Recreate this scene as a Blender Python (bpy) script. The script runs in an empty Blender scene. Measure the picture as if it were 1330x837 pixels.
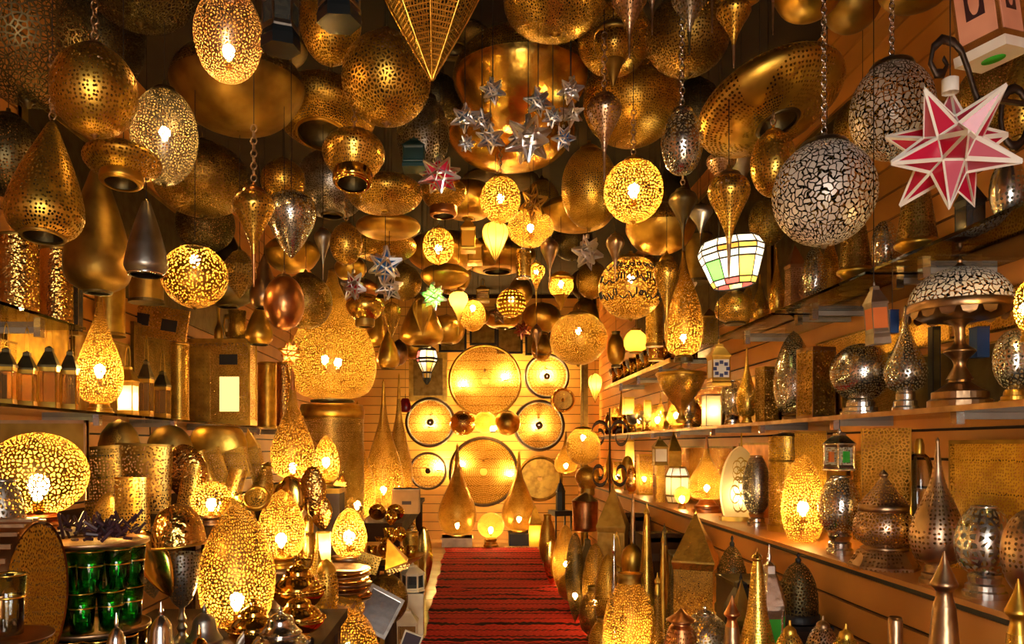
import bpy, math, random
import numpy as np
from mathutils import Matrix, Vector
random.seed(7)
rng = np.random.default_rng(7)
sc = bpy.context.scene
C = sc.collection
PI = math.pi

# ------------------------------------------------------------------ camera, world, exposure
F, PX, PY, CH = 1000.0, 610.0, 580.0, 1.2     # focal length in pixels, principal point, eye height (m)
cam_d = bpy.data.cameras.new('camera'); cam = bpy.data.objects.new('camera', cam_d); C.objects.link(cam)
cam_d.sensor_width = 36.0; cam_d.lens = 36.0 * F / 1330.0
cam_d.shift_x = (665.0 - PX) / 1330.0; cam_d.shift_y = (PY - 418.5) / 1330.0
cam_d.clip_start = 0.02
cam.location = (0, 0, CH); cam.rotation_euler = (PI / 2, 0, 0)
sc.camera = cam
wd = bpy.data.worlds.new('world'); sc.world = wd; wd.use_nodes = True
wb = wd.node_tree.nodes['Background']; wb.inputs[0].default_value = (0.95, 0.90, 0.82, 1); wb.inputs[1].default_value = 11.0
# the shop door behind the camera: a light portal, so that the daylight through it is sampled well
pd = bpy.data.lights.new('door_portal', 'AREA'); pd.shape = 'RECTANGLE'; pd.size = 1.1; pd.size_y = 2.1
pd.cycles.is_portal = True
po = bpy.data.objects.new('door_portal', pd); C.objects.link(po)
po.location = (0.1, -1.52, 1.05); po.rotation_euler = (PI / 2, 0, 0)
sc.view_settings.view_transform = 'Standard'; sc.view_settings.look = 'None'
sc.view_settings.gamma = 1.0; sc.view_settings.use_curve_mapping = False
sc.view_settings.exposure = 0.7
sc.cycles.use_denoising = True
sc.cycles.max_bounces = 7; sc.cycles.glossy_bounces = 5; sc.cycles.diffuse_bounces = 3
sc.cycles.transparent_max_bounces = 14; sc.cycles.sample_clamp_indirect = 6.0
sc.cycles.caustics_reflective = True; sc.cycles.caustics_refractive = False
BULB_K = 1.0                                  # one factor for all bulbs

# ------------------------------------------------------------------ materials
MATS = {}
def _new(name):
    m = bpy.data.materials.new(name); m.use_nodes = True
    nt = m.node_tree
    return m, nt, nt.nodes['Principled BSDF'], nt.nodes['Material Output']
def _patina(nt, bs, col, dark, rough, scale, bump):
    n = nt.nodes; l = nt.links
    tc = n.new('ShaderNodeTexCoord')
    nz = n.new('ShaderNodeTexNoise'); nz.inputs['Scale'].default_value = scale; nz.inputs['Detail'].default_value = 2
    l.new(tc.outputs['Object'], nz.inputs['Vector'])
    mx = n.new('ShaderNodeMix'); mx.data_type = 'RGBA'
    mx.inputs['A'].default_value = (col[0] * dark, col[1] * dark * .9, col[2] * dark * .85, 1)
    mx.inputs['B'].default_value = (*col, 1)
    mr = n.new('ShaderNodeMapRange'); mr.inputs[1].default_value = .32; mr.inputs[2].default_value = .62
    l.new(nz.outputs['Fac'], mr.inputs[0]); l.new(mr.outputs[0], mx.inputs['Factor'])
    l.new(mx.outputs['Result'], bs.inputs['Base Color'])
    bs.inputs['Roughness'].default_value = rough
    if bump:
        b = n.new('ShaderNodeBump'); b.inputs['Strength'].default_value = bump; b.inputs['Distance'].default_value = .01
        n2 = n.new('ShaderNodeTexNoise'); n2.inputs['Scale'].default_value = scale * 3; n2.inputs['Detail'].default_value = 1
        l.new(tc.outputs['Object'], n2.inputs['Vector'])
        l.new(n2.outputs['Fac'], b.inputs['Height']); l.new(b.outputs[0], bs.inputs['Normal'])
def metal(name, col, rough=.3, dark=.6, scale=14, bump=.12):
    m, nt, bs, out = _new(name); bs.inputs['Metallic'].default_value = 1
    _patina(nt, bs, col, dark, rough, scale, bump); MATS[name] = m
def plain(name, col, rough=.6, scale=8, dark=.75, bump=0, spec=.4):
    m, nt, bs, out = _new(name); bs.inputs['Specular IOR Level'].default_value = spec
    _patina(nt, bs, col, dark, rough, scale, bump); MATS[name] = m
def perf(name, col, rough, scale, thr, mode='cell', rnd=1.0, dark=.6, keep=0.0, met=1.0, inside=None):
    """metal sheet with holes cut by a 2-D cell pattern laid out in metres over the sheet"""
    m, nt, bs, out = _new(name); bs.inputs['Metallic'].default_value = met
    _patina(nt, bs, col, dark, rough, 12, .1)
    n = nt.nodes; l = nt.links
    uv = n.new('ShaderNodeUVMap')
    v = n.new('ShaderNodeTexVoronoi'); v.voronoi_dimensions = '2D'; v.inputs['Scale'].default_value = scale
    v.inputs['Randomness'].default_value = rnd
    v.feature = 'F1' if mode == 'dot' else 'DISTANCE_TO_EDGE'
    vec = uv.outputs[0]
    if mode in ('line', 'rosette'):            # bend the lines into scrolls
        nz = n.new('ShaderNodeTexNoise'); nz.noise_dimensions = '2D'; nz.inputs['Scale'].default_value = scale * .9; nz.inputs['Detail'].default_value = 0
        l.new(vec, nz.inputs['Vector'])
        sb = n.new('ShaderNodeVectorMath'); sb.operation = 'SUBTRACT'; sb.inputs[1].default_value = (.5, .5, .5); l.new(nz.outputs['Color'], sb.inputs[0])
        ml = n.new('ShaderNodeVectorMath'); ml.operation = 'SCALE'; ml.inputs['Scale'].default_value = .9 / scale; l.new(sb.outputs[0], ml.inputs[0])
        ad = n.new('ShaderNodeVectorMath'); ad.operation = 'ADD'; l.new(vec, ad.inputs[0]); l.new(ml.outputs[0], ad.inputs[1]); vec = ad.outputs[0]
    l.new(vec, v.inputs['Vector'])
    h = n.new('ShaderNodeMath'); h.operation = 'LESS_THAN' if mode in ('dot', 'line', 'rosette') else 'GREATER_THAN'
    l.new(v.outputs['Distance'], h.inputs[0]); h.inputs[1].default_value = thr
    res = h.outputs[0]
    if mode == 'rosette':                      # rings of petals round scattered centres, between scroll lines
        c = n.new('ShaderNodeTexVoronoi'); c.voronoi_dimensions = '2D'; c.inputs['Scale'].default_value = scale * .24
        c.inputs['Randomness'].default_value = .35; l.new(uv.outputs[0], c.inputs['Vector'])
        s = n.new('ShaderNodeMath'); s.operation = 'SINE'
        k = n.new('ShaderNodeMath'); k.operation = 'MULTIPLY'; k.inputs[1].default_value = 55
        l.new(c.outputs['Distance'], k.inputs[0]); l.new(k.outputs[0], s.inputs[0])
        g = n.new('ShaderNodeMath'); g.operation = 'GREATER_THAN'; g.inputs[1].default_value = .62; l.new(s.outputs[0], g.inputs[0])
        ins = n.new('ShaderNodeMath'); ins.operation = 'LESS_THAN'; ins.inputs[1].default_value = .33; l.new(c.outputs['Distance'], ins.inputs[0])
        g2 = n.new('ShaderNodeMath'); g2.operation = 'MULTIPLY'; l.new(g.outputs[0], g2.inputs[0]); l.new(ins.outputs[0], g2.inputs[1])
        mx = n.new('ShaderNodeMath'); mx.operation = 'MAXIMUM'; l.new(res, mx.inputs[0]); l.new(g2.outputs[0], mx.inputs[1])
        res = mx.outputs[0]
    if keep > 0:                               # patches of unpierced sheet
        q = n.new('ShaderNodeTexNoise'); q.inputs['Scale'].default_value = scale * .12; q.inputs['Detail'].default_value = 0
        l.new(uv.outputs[0], q.inputs['Vector'])
        g = n.new('ShaderNodeMath'); g.operation = 'GREATER_THAN'; g.inputs[1].default_value = keep; l.new(q.outputs['Fac'], g.inputs[0])
        mu = n.new('ShaderNodeMath'); mu.operation = 'MULTIPLY'; l.new(res, mu.inputs[0]); l.new(g.outputs[0], mu.inputs[1])
        res = mu.outputs[0]
    tr = n.new('ShaderNodeBsdfTransparent'); ms = n.new('ShaderNodeMixShader')
    # matt inside, its colour darkened so unlit holes read as shade; outside polished
    ge = n.new('ShaderNodeNewGeometry'); di = n.new('ShaderNodeBsdfDiffuse'); di.inputs[0].default_value = inside or (col[0] * .5, col[1] * .45, col[2] * .32, 1)
    two = n.new('ShaderNodeMixShader'); l.new(ge.outputs['Backfacing'], two.inputs[0]); l.new(bs.outputs[0], two.inputs[1]); l.new(di.outputs[0], two.inputs[2])
    l.new(res, ms.inputs[0]); l.new(two.outputs[0], ms.inputs[1]); l.new(tr.outputs[0], ms.inputs[2])
    l.new(ms.outputs[0], out.inputs['Surface']); MATS[name] = m
def glow(name, col, strength):
    m, nt, bs, out = _new(name)
    e = nt.nodes.new('ShaderNodeEmission'); e.inputs[0].default_value = (*col, 1); e.inputs[1].default_value = strength * BULB_K
    nt.links.new(e.outputs[0], out.inputs['Surface']); MATS[name] = m
def pane(name, col, trans=.5, rough=.15, clear=0.0):
    """coloured sheet glass: part gloss, part light let through"""
    m, nt, bs, out = _new(name); n = nt.nodes; l = nt.links
    bs.inputs['Base Color'].default_value = (*col, 1); bs.inputs['Roughness'].default_value = rough
    t = n.new('ShaderNodeBsdfTranslucent'); t.inputs[0].default_value = (*col, 1)
    ms = n.new('ShaderNodeMixShader'); ms.inputs[0].default_value = trans
    l.new(bs.outputs[0], ms.inputs[1]); l.new(t.outputs[0], ms.inputs[2])
    res = ms.outputs[0]
    if clear > 0:
        tr = n.new('ShaderNodeBsdfTransparent'); tr.inputs[0].default_value = (*[min(1, .25 + c) for c in col], 1)
        m2 = n.new('ShaderNodeMixShader'); m2.inputs[0].default_value = clear
        l.new(res, m2.inputs[1]); l.new(tr.outputs[0], m2.inputs[2]); res = m2.outputs[0]
    l.new(res, out.inputs['Surface']); MATS[name] = m
def clear_glass(name, tint, rough=.03, mixv=None):
    m, nt, bs, out = _new(name); n = nt.nodes; l = nt.links
    g = n.new('ShaderNodeBsdfGlossy'); g.inputs['Roughness'].default_value = rough; g.inputs[0].default_value = (.9, .9, .9, 1)
    t = n.new('ShaderNodeBsdfTransparent'); t.inputs[0].default_value = (*tint, 1)
    fr = n.new('ShaderNodeFresnel'); fr.inputs[0].default_value = 1.5
    ms = n.new('ShaderNodeMixShader'); l.new(fr.outputs[0], ms.inputs[0]); l.new(t.outputs[0], ms.inputs[1]); l.new(g.outputs[0], ms.inputs[2])
    l.new(ms.outputs[0], out.inputs['Surface']); MATS[name] = m

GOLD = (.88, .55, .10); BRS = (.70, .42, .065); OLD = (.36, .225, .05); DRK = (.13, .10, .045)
SIL = (.84, .80, .74); PEW = (.34, .31, .27); COP = (.62, .27, .10); BRZ = (.42, .27, .15)
for nm, c, r in (('gold', GOLD, .26), ('brass', BRS, .38), ('old', OLD, .46), ('dark', DRK, .45), ('silver', SIL, .22), ('pewter', PEW, .38),
                 ('copper', COP, .3), ('bronze', BRZ, .34)):
    metal(nm, c, r)
metal('shiny', GOLD, .14, .8, 9, .05); metal('steel', (.75, .73, .70), .18, .85, 9, .03); metal('iron', (.07, .05, .04), .5, .6, 20, .2)
metal('hammered', (.74, .42, .10), .22, .75, 26, .6); metal('lead', (.22, .20, .18), .4, .7, 30, 0)
metal('mirrorwire', (.85, .85, .87), .3, .9, 9, 0)
plain('white_enamel', (.85, .83, .80), .35, 9, .9)
plain('dark_gloss', (.012, .016, .02), .15, 9, .8)
# pierced sheets: small dots, medium dots, leaves, lace, scrolls
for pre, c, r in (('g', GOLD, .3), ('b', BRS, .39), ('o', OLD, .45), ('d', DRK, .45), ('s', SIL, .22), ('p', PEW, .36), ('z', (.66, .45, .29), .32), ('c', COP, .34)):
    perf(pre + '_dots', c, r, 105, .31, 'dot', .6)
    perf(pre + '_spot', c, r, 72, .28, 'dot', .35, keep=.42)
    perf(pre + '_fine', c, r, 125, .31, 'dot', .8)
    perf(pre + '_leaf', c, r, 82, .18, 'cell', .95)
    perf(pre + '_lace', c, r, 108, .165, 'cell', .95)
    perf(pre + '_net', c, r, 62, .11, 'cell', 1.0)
perf('s_scroll', (.86, .84, .80), .42, 60, .135, 'line', .9, dark=.85, met=.3, inside=(.01, .01, .01, 1))  # black inside, here and below, paints shade behind the cut lines
perf('s_rose', (.82, .80, .76), .42, 60, .135, 'rosette', .9, dark=.85, met=.3, inside=(.01, .01, .01, 1))
INS = (.46, .27, .05, 1)                        # lit lamps' sheets, outside darkened and inside brightened to exaggerate the glow
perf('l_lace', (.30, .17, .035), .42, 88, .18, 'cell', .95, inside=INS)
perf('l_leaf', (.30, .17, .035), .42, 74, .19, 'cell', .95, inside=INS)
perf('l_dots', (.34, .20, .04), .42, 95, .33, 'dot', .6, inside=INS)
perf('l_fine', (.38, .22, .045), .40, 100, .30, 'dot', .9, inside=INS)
perf('wheel_face', (.88, .46, .06), .58, 110, .27, 'dot', .8)
perf('s_cut', SIL, .26, 46, .2, 'cell', .7)
perf('glimmer', (.74, .45, .08), .33, 92, .30, 'dot', .95)      # closely pierced sheet
perf('gl_old', (.46, .28, .06), .36, 92, .29, 'dot', .95)
perf('tray_fine', (.58, .34, .06), .36, 70, .40, 'dot', .95)
perf('tray_sheet', (.52, .30, .055), .36, 42, .30, 'dot', .2, dark=.8)
perf('tray_lines', (.52, .30, .055), .36, 24, .09, 'cell', .5, dark=.8)
perf('lattice', BRS, .36, 40, .30, 'cell', 0.0)
perf('star_net', GOLD, .32, 82, .13, 'cell', .0)
glow('bulb', (1.0, .60, .17), 330)
glow('bulb_small', (1.0, .58, .16), 190)
glow('bulb_white', (1.0, .74, .42), 130)
glow('bulb_far', (1.0, .60, .17), 620)
glow('bulb_dim', (1.0, .55, .15), 110)
glow('window_glow', (1.0, .66, .20), 1.2)  # emissive panel standing in for pierced sheet lit from inside
glow('bulb_leaded', (1.0, .80, .52), 55)
pane('red_glass', (.72, .02, .08), .35); pane('pink_glass', (.72, .16, .24), .3); pane('white_glass', (.92, .88, .78), .65)
pane('amber_glass', (.95, .58, .10), .65); pane('green_glass', (.12, .75, .10), .65); pane('blue_glass', (.05, .16, .42), .4)
pane('orange_glass', (.9, .30, .06), .6); pane('rose_glass', (.85, .12, .12), .6); pane('cream_skin', (.95, .78, .36), .7, .5)
pane('yellow_skin', (.95, .72, .20), .7, .5); pane('smoke_glass', (.10, .11, .11), .2, .06, .5); pane('clear_pane', (.5, .34, .14), .3, .04, .75)
pane('mirror_pane', (.10, .12, .16), .1, .04); pane('darkred_glass', (.30, .02, .03), .3)
clear_glass('shelf_glass', (.62, .72, .68)); clear_glass('glass', (.86, .88, .86)); clear_glass('green_tumbler', (.30, .88, .42)); clear_glass('teal_tumbler', (.25, .40, .46))
plain('slat_wood', (.56, .23, .045), .42, 3.0, .8); plain('rim_wood', (.055, .028, .010), .55, 12, .7); plain('pale_board', (.70, .42, .10), .5, 3.0, .85); plain('slat_gap', (.03, .018, .01), .8); plain('ceiling_paint', (.018, .012, .008), .85)
plain('table_wood', (.05, .024, .011), .8, 5, .6, spec=.1); plain('tile', (.62, .40, .17), .22, 4, .8); plain('grout', (.20, .13, .06), .8)
plain('black', (.012, .011, .012), .45); plain('grey_band', (.45, .42, .38), .4); plain('card', (.45, .26, .10), .7); plain('cream', (.85, .75, .52), .6)
plain('teal_paint', (.012, .05, .06), .4); plain('blue_tile', (.012, .05, .20), .3); plain('orange_paint', (.65, .16, .03), .5)
plain('pink_paint', (.80, .38, .26), .5); plain('purple', (.045, .016, .022), .45); plain('plaster', (.30, .17, .07), .9); plain('dial', (.80, .74, .62), .5)
plain('leatherette', (.05, .03, .02), .5)
plain('navy', (.02, .03, .14), .4)

# ------------------------------------------------------------------ pieces in unit space (radius 1, height 0..1)
def sm(p, n=5):
    """smooth curve through profile points"""
    p = [np.array(q, float) for q in p]; out = []
    for i in range(len(p) - 1):
        a = p[max(i - 1, 0)]; b = p[i]; c = p[i + 1]; d = p[min(i + 2, len(p) - 1)]
        for k in range(n):
            t = k / n
            q = .5 * ((2 * b) + (c - a) * t + (2 * a - 5 * b + 4 * c - d) * t * t + (3 * b - a - 3 * c + d) * t ** 3)
            out.append((max(q[0], .004), q[1]))
    out.append(tuple(p[-1])); return out
def ell(t0, t1, a0=-86, a1=80, r=1.0, n=15):
    c = (t0 + t1) / 2; h = (t1 - t0) / 2
    return [(max(.004, r * math.cos(math.radians(a0 + (a1 - a0) * i / n))), c + h * math.sin(math.radians(a0 + (a1 - a0) * i / n))) for i in range(n + 1)]
def ring(r, t, w=.05, h=.02):
    return [(r - w, t - h), (r + w * .3, t - h), (r + w, t), (r + w * .3, t + h), (r - w, t + h), (r - w, t - h)]
class Pc:
    """one part: V in unit space, faces, material, smoothing; lathe parts keep their grid for the sheet coordinates"""
    def __init__(s, name, V, Fc, mat, smooth=True, uv=None, sub=None, label=None):
        s.name, s.V, s.F, s.mat, s.smooth, s.uv, s.sub, s.label = name, np.array(V, float), Fc, mat, smooth, uv, sub, label
def L(name, prof, mat='M', seg=28, smooth=True, off=0.0, sub=None, cx=0, cy=0, arc=1.0, sr=1.0, label=None):
    n = len(prof); V = []; uv = []; m = seg + 1
    for r, t in prof:
        for j in range(m):
            a = off + 2 * PI * arc * j / seg
            V.append((cx + r * sr * math.sin(a), cy + r * sr * math.cos(a), t)); uv.append((a, 0))
    Fc = []
    for i in range(n - 1):
        for j in range(seg):
            a = i * m + j
            Fc.append((a, a + m, a + m + 1, a + 1))
    p = Pc(name, V, Fc, mat, smooth, 'lathe', sub, label); p.grid = (n, m); p.rmax = max(r for r, t in prof) * sr
    p.ang = [off + 2 * PI * arc * j / seg for j in range(m)]
    return p
def B(name, c, h, mat='M', sub=None, taper=1.0, label=None):
    V = []
    for z in (-1, 1):
        k = taper if z > 0 else 1
        for x, y in ((-1, -1), (1, -1), (1, 1), (-1, 1)):
            V.append((c[0] + x * h[0] * k, c[1] + y * h[1] * k, c[2] + z * h[2]))
    Fc = [(3, 2, 1, 0), (4, 5, 6, 7), (0, 1, 5, 4), (1, 2, 6, 5), (2, 3, 7, 6), (3, 0, 4, 7)]
    return Pc(name, V, Fc, mat, False, 'box', sub, label)
def bars(name, segs, w, mat, sub=None, sides=4):
    """thin rods along the given edges"""
    V = []; Fc = []
    for a, b in segs:
        a = np.array(a, float); b = np.array(b, float); d = b - a; ln = np.linalg.norm(d)
        if ln < 1e-6: continue
        d /= ln; u = np.cross(d, (0, 0, 1) if abs(d[2]) < .9 else (1, 0, 0)); u /= np.linalg.norm(u); v = np.cross(d, u)
        o = len(V)
        for p in (a, b):
            for k in range(sides):
                t = 2 * PI * k / sides
                V.append(tuple(p + w * (u * math.cos(t) + v * math.sin(t))))
        for k in range(sides):
            q = (k + 1) % sides; Fc.append((o + k, o + q, o + sides + q, o + sides + k))
        Fc.append(tuple(o + k for k in range(sides))[::-1]); Fc.append(tuple(o + sides + k for k in range(sides)))
    return Pc(name, V, Fc, mat, False, 'box', sub)
def tube(name, pts, w, mat, sub=None, sides=6):
    pts = [np.array(p, float) for p in pts]; V = []; Fc = []
    for i, p in enumerate(pts):
        d = pts[min(i + 1, len(pts) - 1)] - pts[max(i - 1, 0)]; d /= max(np.linalg.norm(d), 1e-9)
        u = np.cross(d, (0, 1, 0) if abs(d[1]) < .9 else (1, 0, 0)); u /= np.linalg.norm(u); v = np.cross(d, u)
        ww = w[i] if isinstance(w, (list, tuple)) else w
        for k in range(sides):
            t = 2 * PI * k / sides; V.append(tuple(p + ww * (u * math.cos(t) + v * math.sin(t))))
    for i in range(len(pts) - 1):
        for k in range(sides):
            q = (k + 1) % sides; Fc.append((i * sides + k, i * sides + q, (i + 1) * sides + q, (i + 1) * sides + k))
    return Pc(name, V, Fc, mat, True, 'box', sub)
def circ(c, r, n=14, plane='xz', a0=0, a1=360):
    o = []
    for i in range(n + 1):
        a = math.radians(a0 + (a1 - a0) * i / n)
        o.append((c[0] + r * math.cos(a), c[1], c[2] + r * math.sin(a)) if plane == 'xz' else
                 ((c[0] + r * math.cos(a), c[1] + r * math.sin(a), c[2]) if plane == 'xy' else (c[0], c[1] + r * math.cos(a), c[2] + r * math.sin(a))))
    return o

# ------------------------------------------------------------------ realising a thing
def mesh_of(p, S):
    V = p.V * S
    me = bpy.data.meshes.new(p.name)
    me.from_pydata(V.tolist(), [], p.F)
    me.materials.append(MATS[p.mat])
    if p.smooth: me.polygons.foreach_set('use_smooth', [True] * len(me.polygons))
    uvl = me.uv_layers.new(name='UVMap')
    li = np.empty(len(me.loops), np.int32); me.loops.foreach_get('vertex_index', li)
    if p.uv == 'lathe':
        n, m = p.grid; g = V.reshape(n, m, 3)
        d = np.linalg.norm(np.diff(g, axis=0), axis=2).max(axis=1); v = np.concatenate([[0], np.cumsum(d)])
        U = np.array(p.ang)[None, :] * p.rmax * S[0]
        uv = np.stack([np.repeat(U, n, 0), np.repeat(v[:, None], m, 1)], 2).reshape(-1, 2)
        c = uv[li]
    else:
        c = np.stack([V[li, 0] + V[li, 1] * .99, V[li, 2] + V[li, 1] * .13], 1)
    uvl.data.foreach_set('uv', c.astype(np.float32).ravel())
    me.update(); return me
def link(name, me, parent=None, loc=(0, 0, 0)):
    o = bpy.data.objects.new(name, me); C.objects.link(o); o.location = loc
    if parent is not None: o.parent = parent
    return o
def fit(P0, box, Y, zb=None, rot=None, dr=1.0, minh=.35, anchor='box'):
    x0, y0, x1, y1 = box
    R = (x1 - x0) / F * Y / 2; X = ((x0 + x1) / 2 - PX) / F * Y
    H = max((y1 - y0) / F * Y, .02); z0 = CH + (PY - y1) / F * Y if zb is None else zb
    if zb is not None: H = max(CH + (PY - y0) / F * Y - zb, .03)
    for _ in range(40):
        P = P0 * np.array([R, R * dr, H])
        if rot is not None: P = P @ rot.T
        P = P + np.array([X, Y, z0]); yy = np.maximum(P[:, 1], .3)
        u = PX + F * P[:, 0] / yy; v = PY - F * (P[:, 2] - CH) / yy
        a0, a1, b0, b1 = u.min(), u.max(), v.min(), v.max()
        R *= min(1.35, max(.75, (x1 - x0) / (a1 - a0))); X += ((x0 + x1) - (a0 + a1)) / 2 / F * Y
        if zb is None:
            k = Y / max(yy.min(), .3)
            H2 = max(H + ((y1 - y0) - (b1 - b0)) / F * Y * .6 / k, minh * R, .006)
            z0 -= (H2 - H) / 2; H = H2
            z0 -= ((y1 + y0) - (b1 + b0)) / 2 / F * Y * .8 / k
        else:
            H = max(H + (b0 - y0) / F * Y * .9, .3 * minh * R)
    return R, H, X, z0
CEIL = 3.15
CORDS = []
SUBS = {'rim': ('shade', 'bowl'), 'mouth_shadow': ('shade',), 'knob': ('lid',), 'gilt_rim': ('glass',), 'gilt_band': ('glass',), 'edge': ('sheet', 'dome'), 'rim_strip': ('sheet',), 'scallop': ('under_dish', 'bowl'),
        'finial': ('cap', 'roof', 'lid', 'dome'), 'spire': ('shade',), 'rib': ('shade',), 'boss': ('sheet',), 'rosette': ('panel',), 'oval_cutout': ('sheet', 'body'), 'fretwork': ('panel',)}
def put(name, label, cat, pieces, box, Y=None, sx=None, zb=None, roll=0, pitch=0, spin=0, dr=1.0, minh=.35, group=None,
        lit=None, bt=.45, bx=0.0, bs=1.0, cord=None, bulbs=None, kind=None, at=None):
    """build one thing from its parts so that it stands where the photo shows it, at depth Y (metres) and real size"""
    if sx is not None and at is None: Y = sx / (((box[0] + box[2]) / 2 - PX) / F)
    rot = np.array((Matrix.Rotation(math.radians(roll), 3, 'Y') @ Matrix.Rotation(math.radians(pitch), 3, 'X') @ Matrix.Rotation(math.radians(spin), 3, 'Z')))
    P0 = np.concatenate([p.V for p in pieces])
    if at: R, H, X, Y, z0 = at
    else: R, H, X, z0 = fit(P0, box, Y, zb, rot, dr, minh)
    S = np.array([R, R * dr, H])
    root = bpy.data.objects.new(name, None); C.objects.link(root); root.empty_display_size = .05
    root.location = (X, Y, z0); root.rotation_euler = (Matrix(rot.tolist())).to_euler()
    root['label'] = label; root['category'] = cat
    if group: root['group'] = group
    if kind: root['kind'] = kind
    made = {}
    if lit:
        for p in pieces: p.mat = {'g_lace': 'l_lace', 'b_lace': 'l_lace', 'g_leaf': 'l_leaf', 'b_leaf': 'l_leaf', 'g_dots': 'l_dots', 'b_dots': 'l_dots', 'g_fine': 'l_fine', 'glimmer': 'l_fine'}.get(p.mat, p.mat)  # lit lamps swap to darkened sheets, painting in contrast with their glow
    for p in pieces:
        par = root
        for q in ([p.sub] if p.sub else SUBS.get(p.name, ())):
            if q in made and made[q].parent is root: par = made[q]; break
        o = link(p.name, mesh_of(p, S), par)
        if p.label: o['label'] = p.label
        made.setdefault(p.name, o)
    if lit:
        for (fx, fy, ft) in (bulbs or [(bx, 0, bt)]):
            k = .0165 * bs
            bp = L('bulb', [(r * k, t * k) for r, t in [(.4, -1.5), (.5, -1.1), (.9, -.5), (1, 0), (.9, .5), (.5, .9), (.05, 1.05)]], lit, 10)
            b = link('bulb', mesh_of(bp, np.ones(3)), root, (fx * R, fy * R * dr, ft * H))
            so = L('socket', [(.004, -2.8 * k), (.5 * k, -2.8 * k), (.5 * k, -1.5 * k), (.002, -1.5 * k)], 'gold', 8)
            link('socket', mesh_of(so, np.ones(3)), b)
    if cord is not None:
        top = np.array([0, 0, 1.0]) * H
        CORDS.append((root, rot, top, rot @ top + np.array([X, Y, z0]), cord))
    return root

def hang_all():
    """chains and cords, each up to the lamp it hangs under or to the ceiling"""
    bpy.context.view_layer.update(); dg = bpy.context.evaluated_depsgraph_get()
    todo = []
    for root, rot, top, wt, cord in CORDS:
        hit, loc, nrm, idx, ob, mx = sc.ray_cast(dg, Vector(wt) + Vector((0, 0, .012)), Vector((0, 0, 1)))
        todo.append((loc.z if hit and loc.z < CEIL else CEIL) - wt[2])
    for (root, rot, top, wt, cord), ln in zip(CORDS, todo):
        if ln < .02: continue
        inv = np.linalg.inv(rot); z1 = -.01
        if cord in ('chain', 'steel_chain'):
            V = []; Fc = []; k = 0; z = 0.0
            while z + .02 < min(ln, .55 if cord == 'steel_chain' else .17):
                for i in range(8):
                    a = 2 * PI * i / 8
                    for j in range(4):
                        q = PI / 2 * j; rr = .008 + .0022 * math.cos(q)
                        x, y, hh = rr * math.cos(a), .0022 * math.sin(q), rr * 1.3 * math.sin(a)
                        if k % 2: x, y = y, x
                        V.append(tuple(inv @ np.array([x, y, z + .010 + hh]) + top))
                o0 = 32 * k
                for i in range(8):
                    for j in range(4):
                        i2 = (i + 1) % 8; j2 = (j + 1) % 4
                        Fc.append((o0 + i * 4 + j, o0 + i2 * 4 + j, o0 + i2 * 4 + j2, o0 + i * 4 + j2))
                k += 1; z += .017
            if k: link('chain', mesh_of(Pc('chain', V, Fc, 'steel' if cord == 'steel_chain' else 'bronze', True, 'box'), np.ones(3)), root); z1 = z
        if z1 < ln - .002:
            link('cord', mesh_of(bars('cord', [(inv @ np.array([0, 0, z1]) + top, inv @ np.array([0, 0, ln]) + top)], .0013, 'black'), np.ones(3)), root)

# ------------------------------------------------------------------ kinds of lamp, in unit space
def loop(t=.97, r=.05, mat='T'):
    return tube('ring', circ((0, 0, t), r, 10), r * .25, mat, sides=5)
def globe(m, t='old', cap=.32, tip=True):
    o = [L('shade', ell(.03, .93, -84, 74), m, 36),
         L('cap', sm([(cap * 1.15, .885), (cap, .925), (cap * .62, .945), (.09, .96), (.06, 1.0)], 3), t, 20)]
    if tip: o.append(L('finial', [(.004, 0), (.05, .01), (.06, .03), (.12, .045), (.004, .05)], t, 12))
    return o
def plain_globe(m, t='old'):
    return [L('shade', ell(.0, .94, -88, 70), m, 32), L('cap', sm([(.42, .90), (.30, .94), (.10, .955), (.05, 1)], 3), t, 18)]
def egg(m, t='old'):
    return [L('shade', sm([(.02, 0), (.40, .025), (.78, .16), (1, .42), (.93, .63), (.70, .80), (.46, .89)], 5), m, 32),
            L('cap', sm([(.52, .87), (.48, .93), (.25, .96), (.07, .97), (.05, 1)], 3), t, 20)]
def egg_up(m, t='old'):
    return [L('shade', sm([(.30, 0), (.72, .06), (1, .32), (.93, .55), (.66, .80), (.34, .94), (.12, .985), (.02, 1)], 5), m, 36)]
def pear_open(m, t='old', hole=.56):
    return [L('shade', sm([(hole, .02), (.86, .09), (1, .21), (.88, .40), (.62, .62), (.36, .80), (.14, .95), (.06, .98)], 5), m, 36),
            L('rim', ring(hole, .02, .05, .012), t, 28), L('mouth_shadow', [(hole * .95, .03), (hole * .9, .2), (.004, .22)], 'dark', 28), L('cap', [(.12, .94), (.07, .98), (.04, 1)], t, 12)]  # dark sheet inside the mouth paints its shade
def cone_open(m, t='old'):
    return [L('shade', sm([(.80, .03), (.98, .10), (1, .18), (.82, .42), (.52, .70), (.22, .93), (.10, .97)], 5), m, 32),
            L('rim', ring(.82, .03, .06, .016), t, 28), L('cap', [(.16, .94), (.08, .98), (.05, 1)], t, 12)]
def spindle(m, t='old', k=.62):
    return [L('shade', sm([(.10, .30), (.22, .42), (.55, k - .05), (.95, k + .10), (1, k + .17), (.85, k + .24), (.55, k + .28)], 5), m, 28),
            L('tip', sm([(.012, 0), (.05, .012), (.03, .03), (.06, .06), (.08, .2), (.115, .31)], 3), t, 12),
            L('cap', sm([(.60, k + .27), (.50, k + .31), (.22, k + .335), (.10, k + .36), (.06, 1)], 3), t, 18)]
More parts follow.
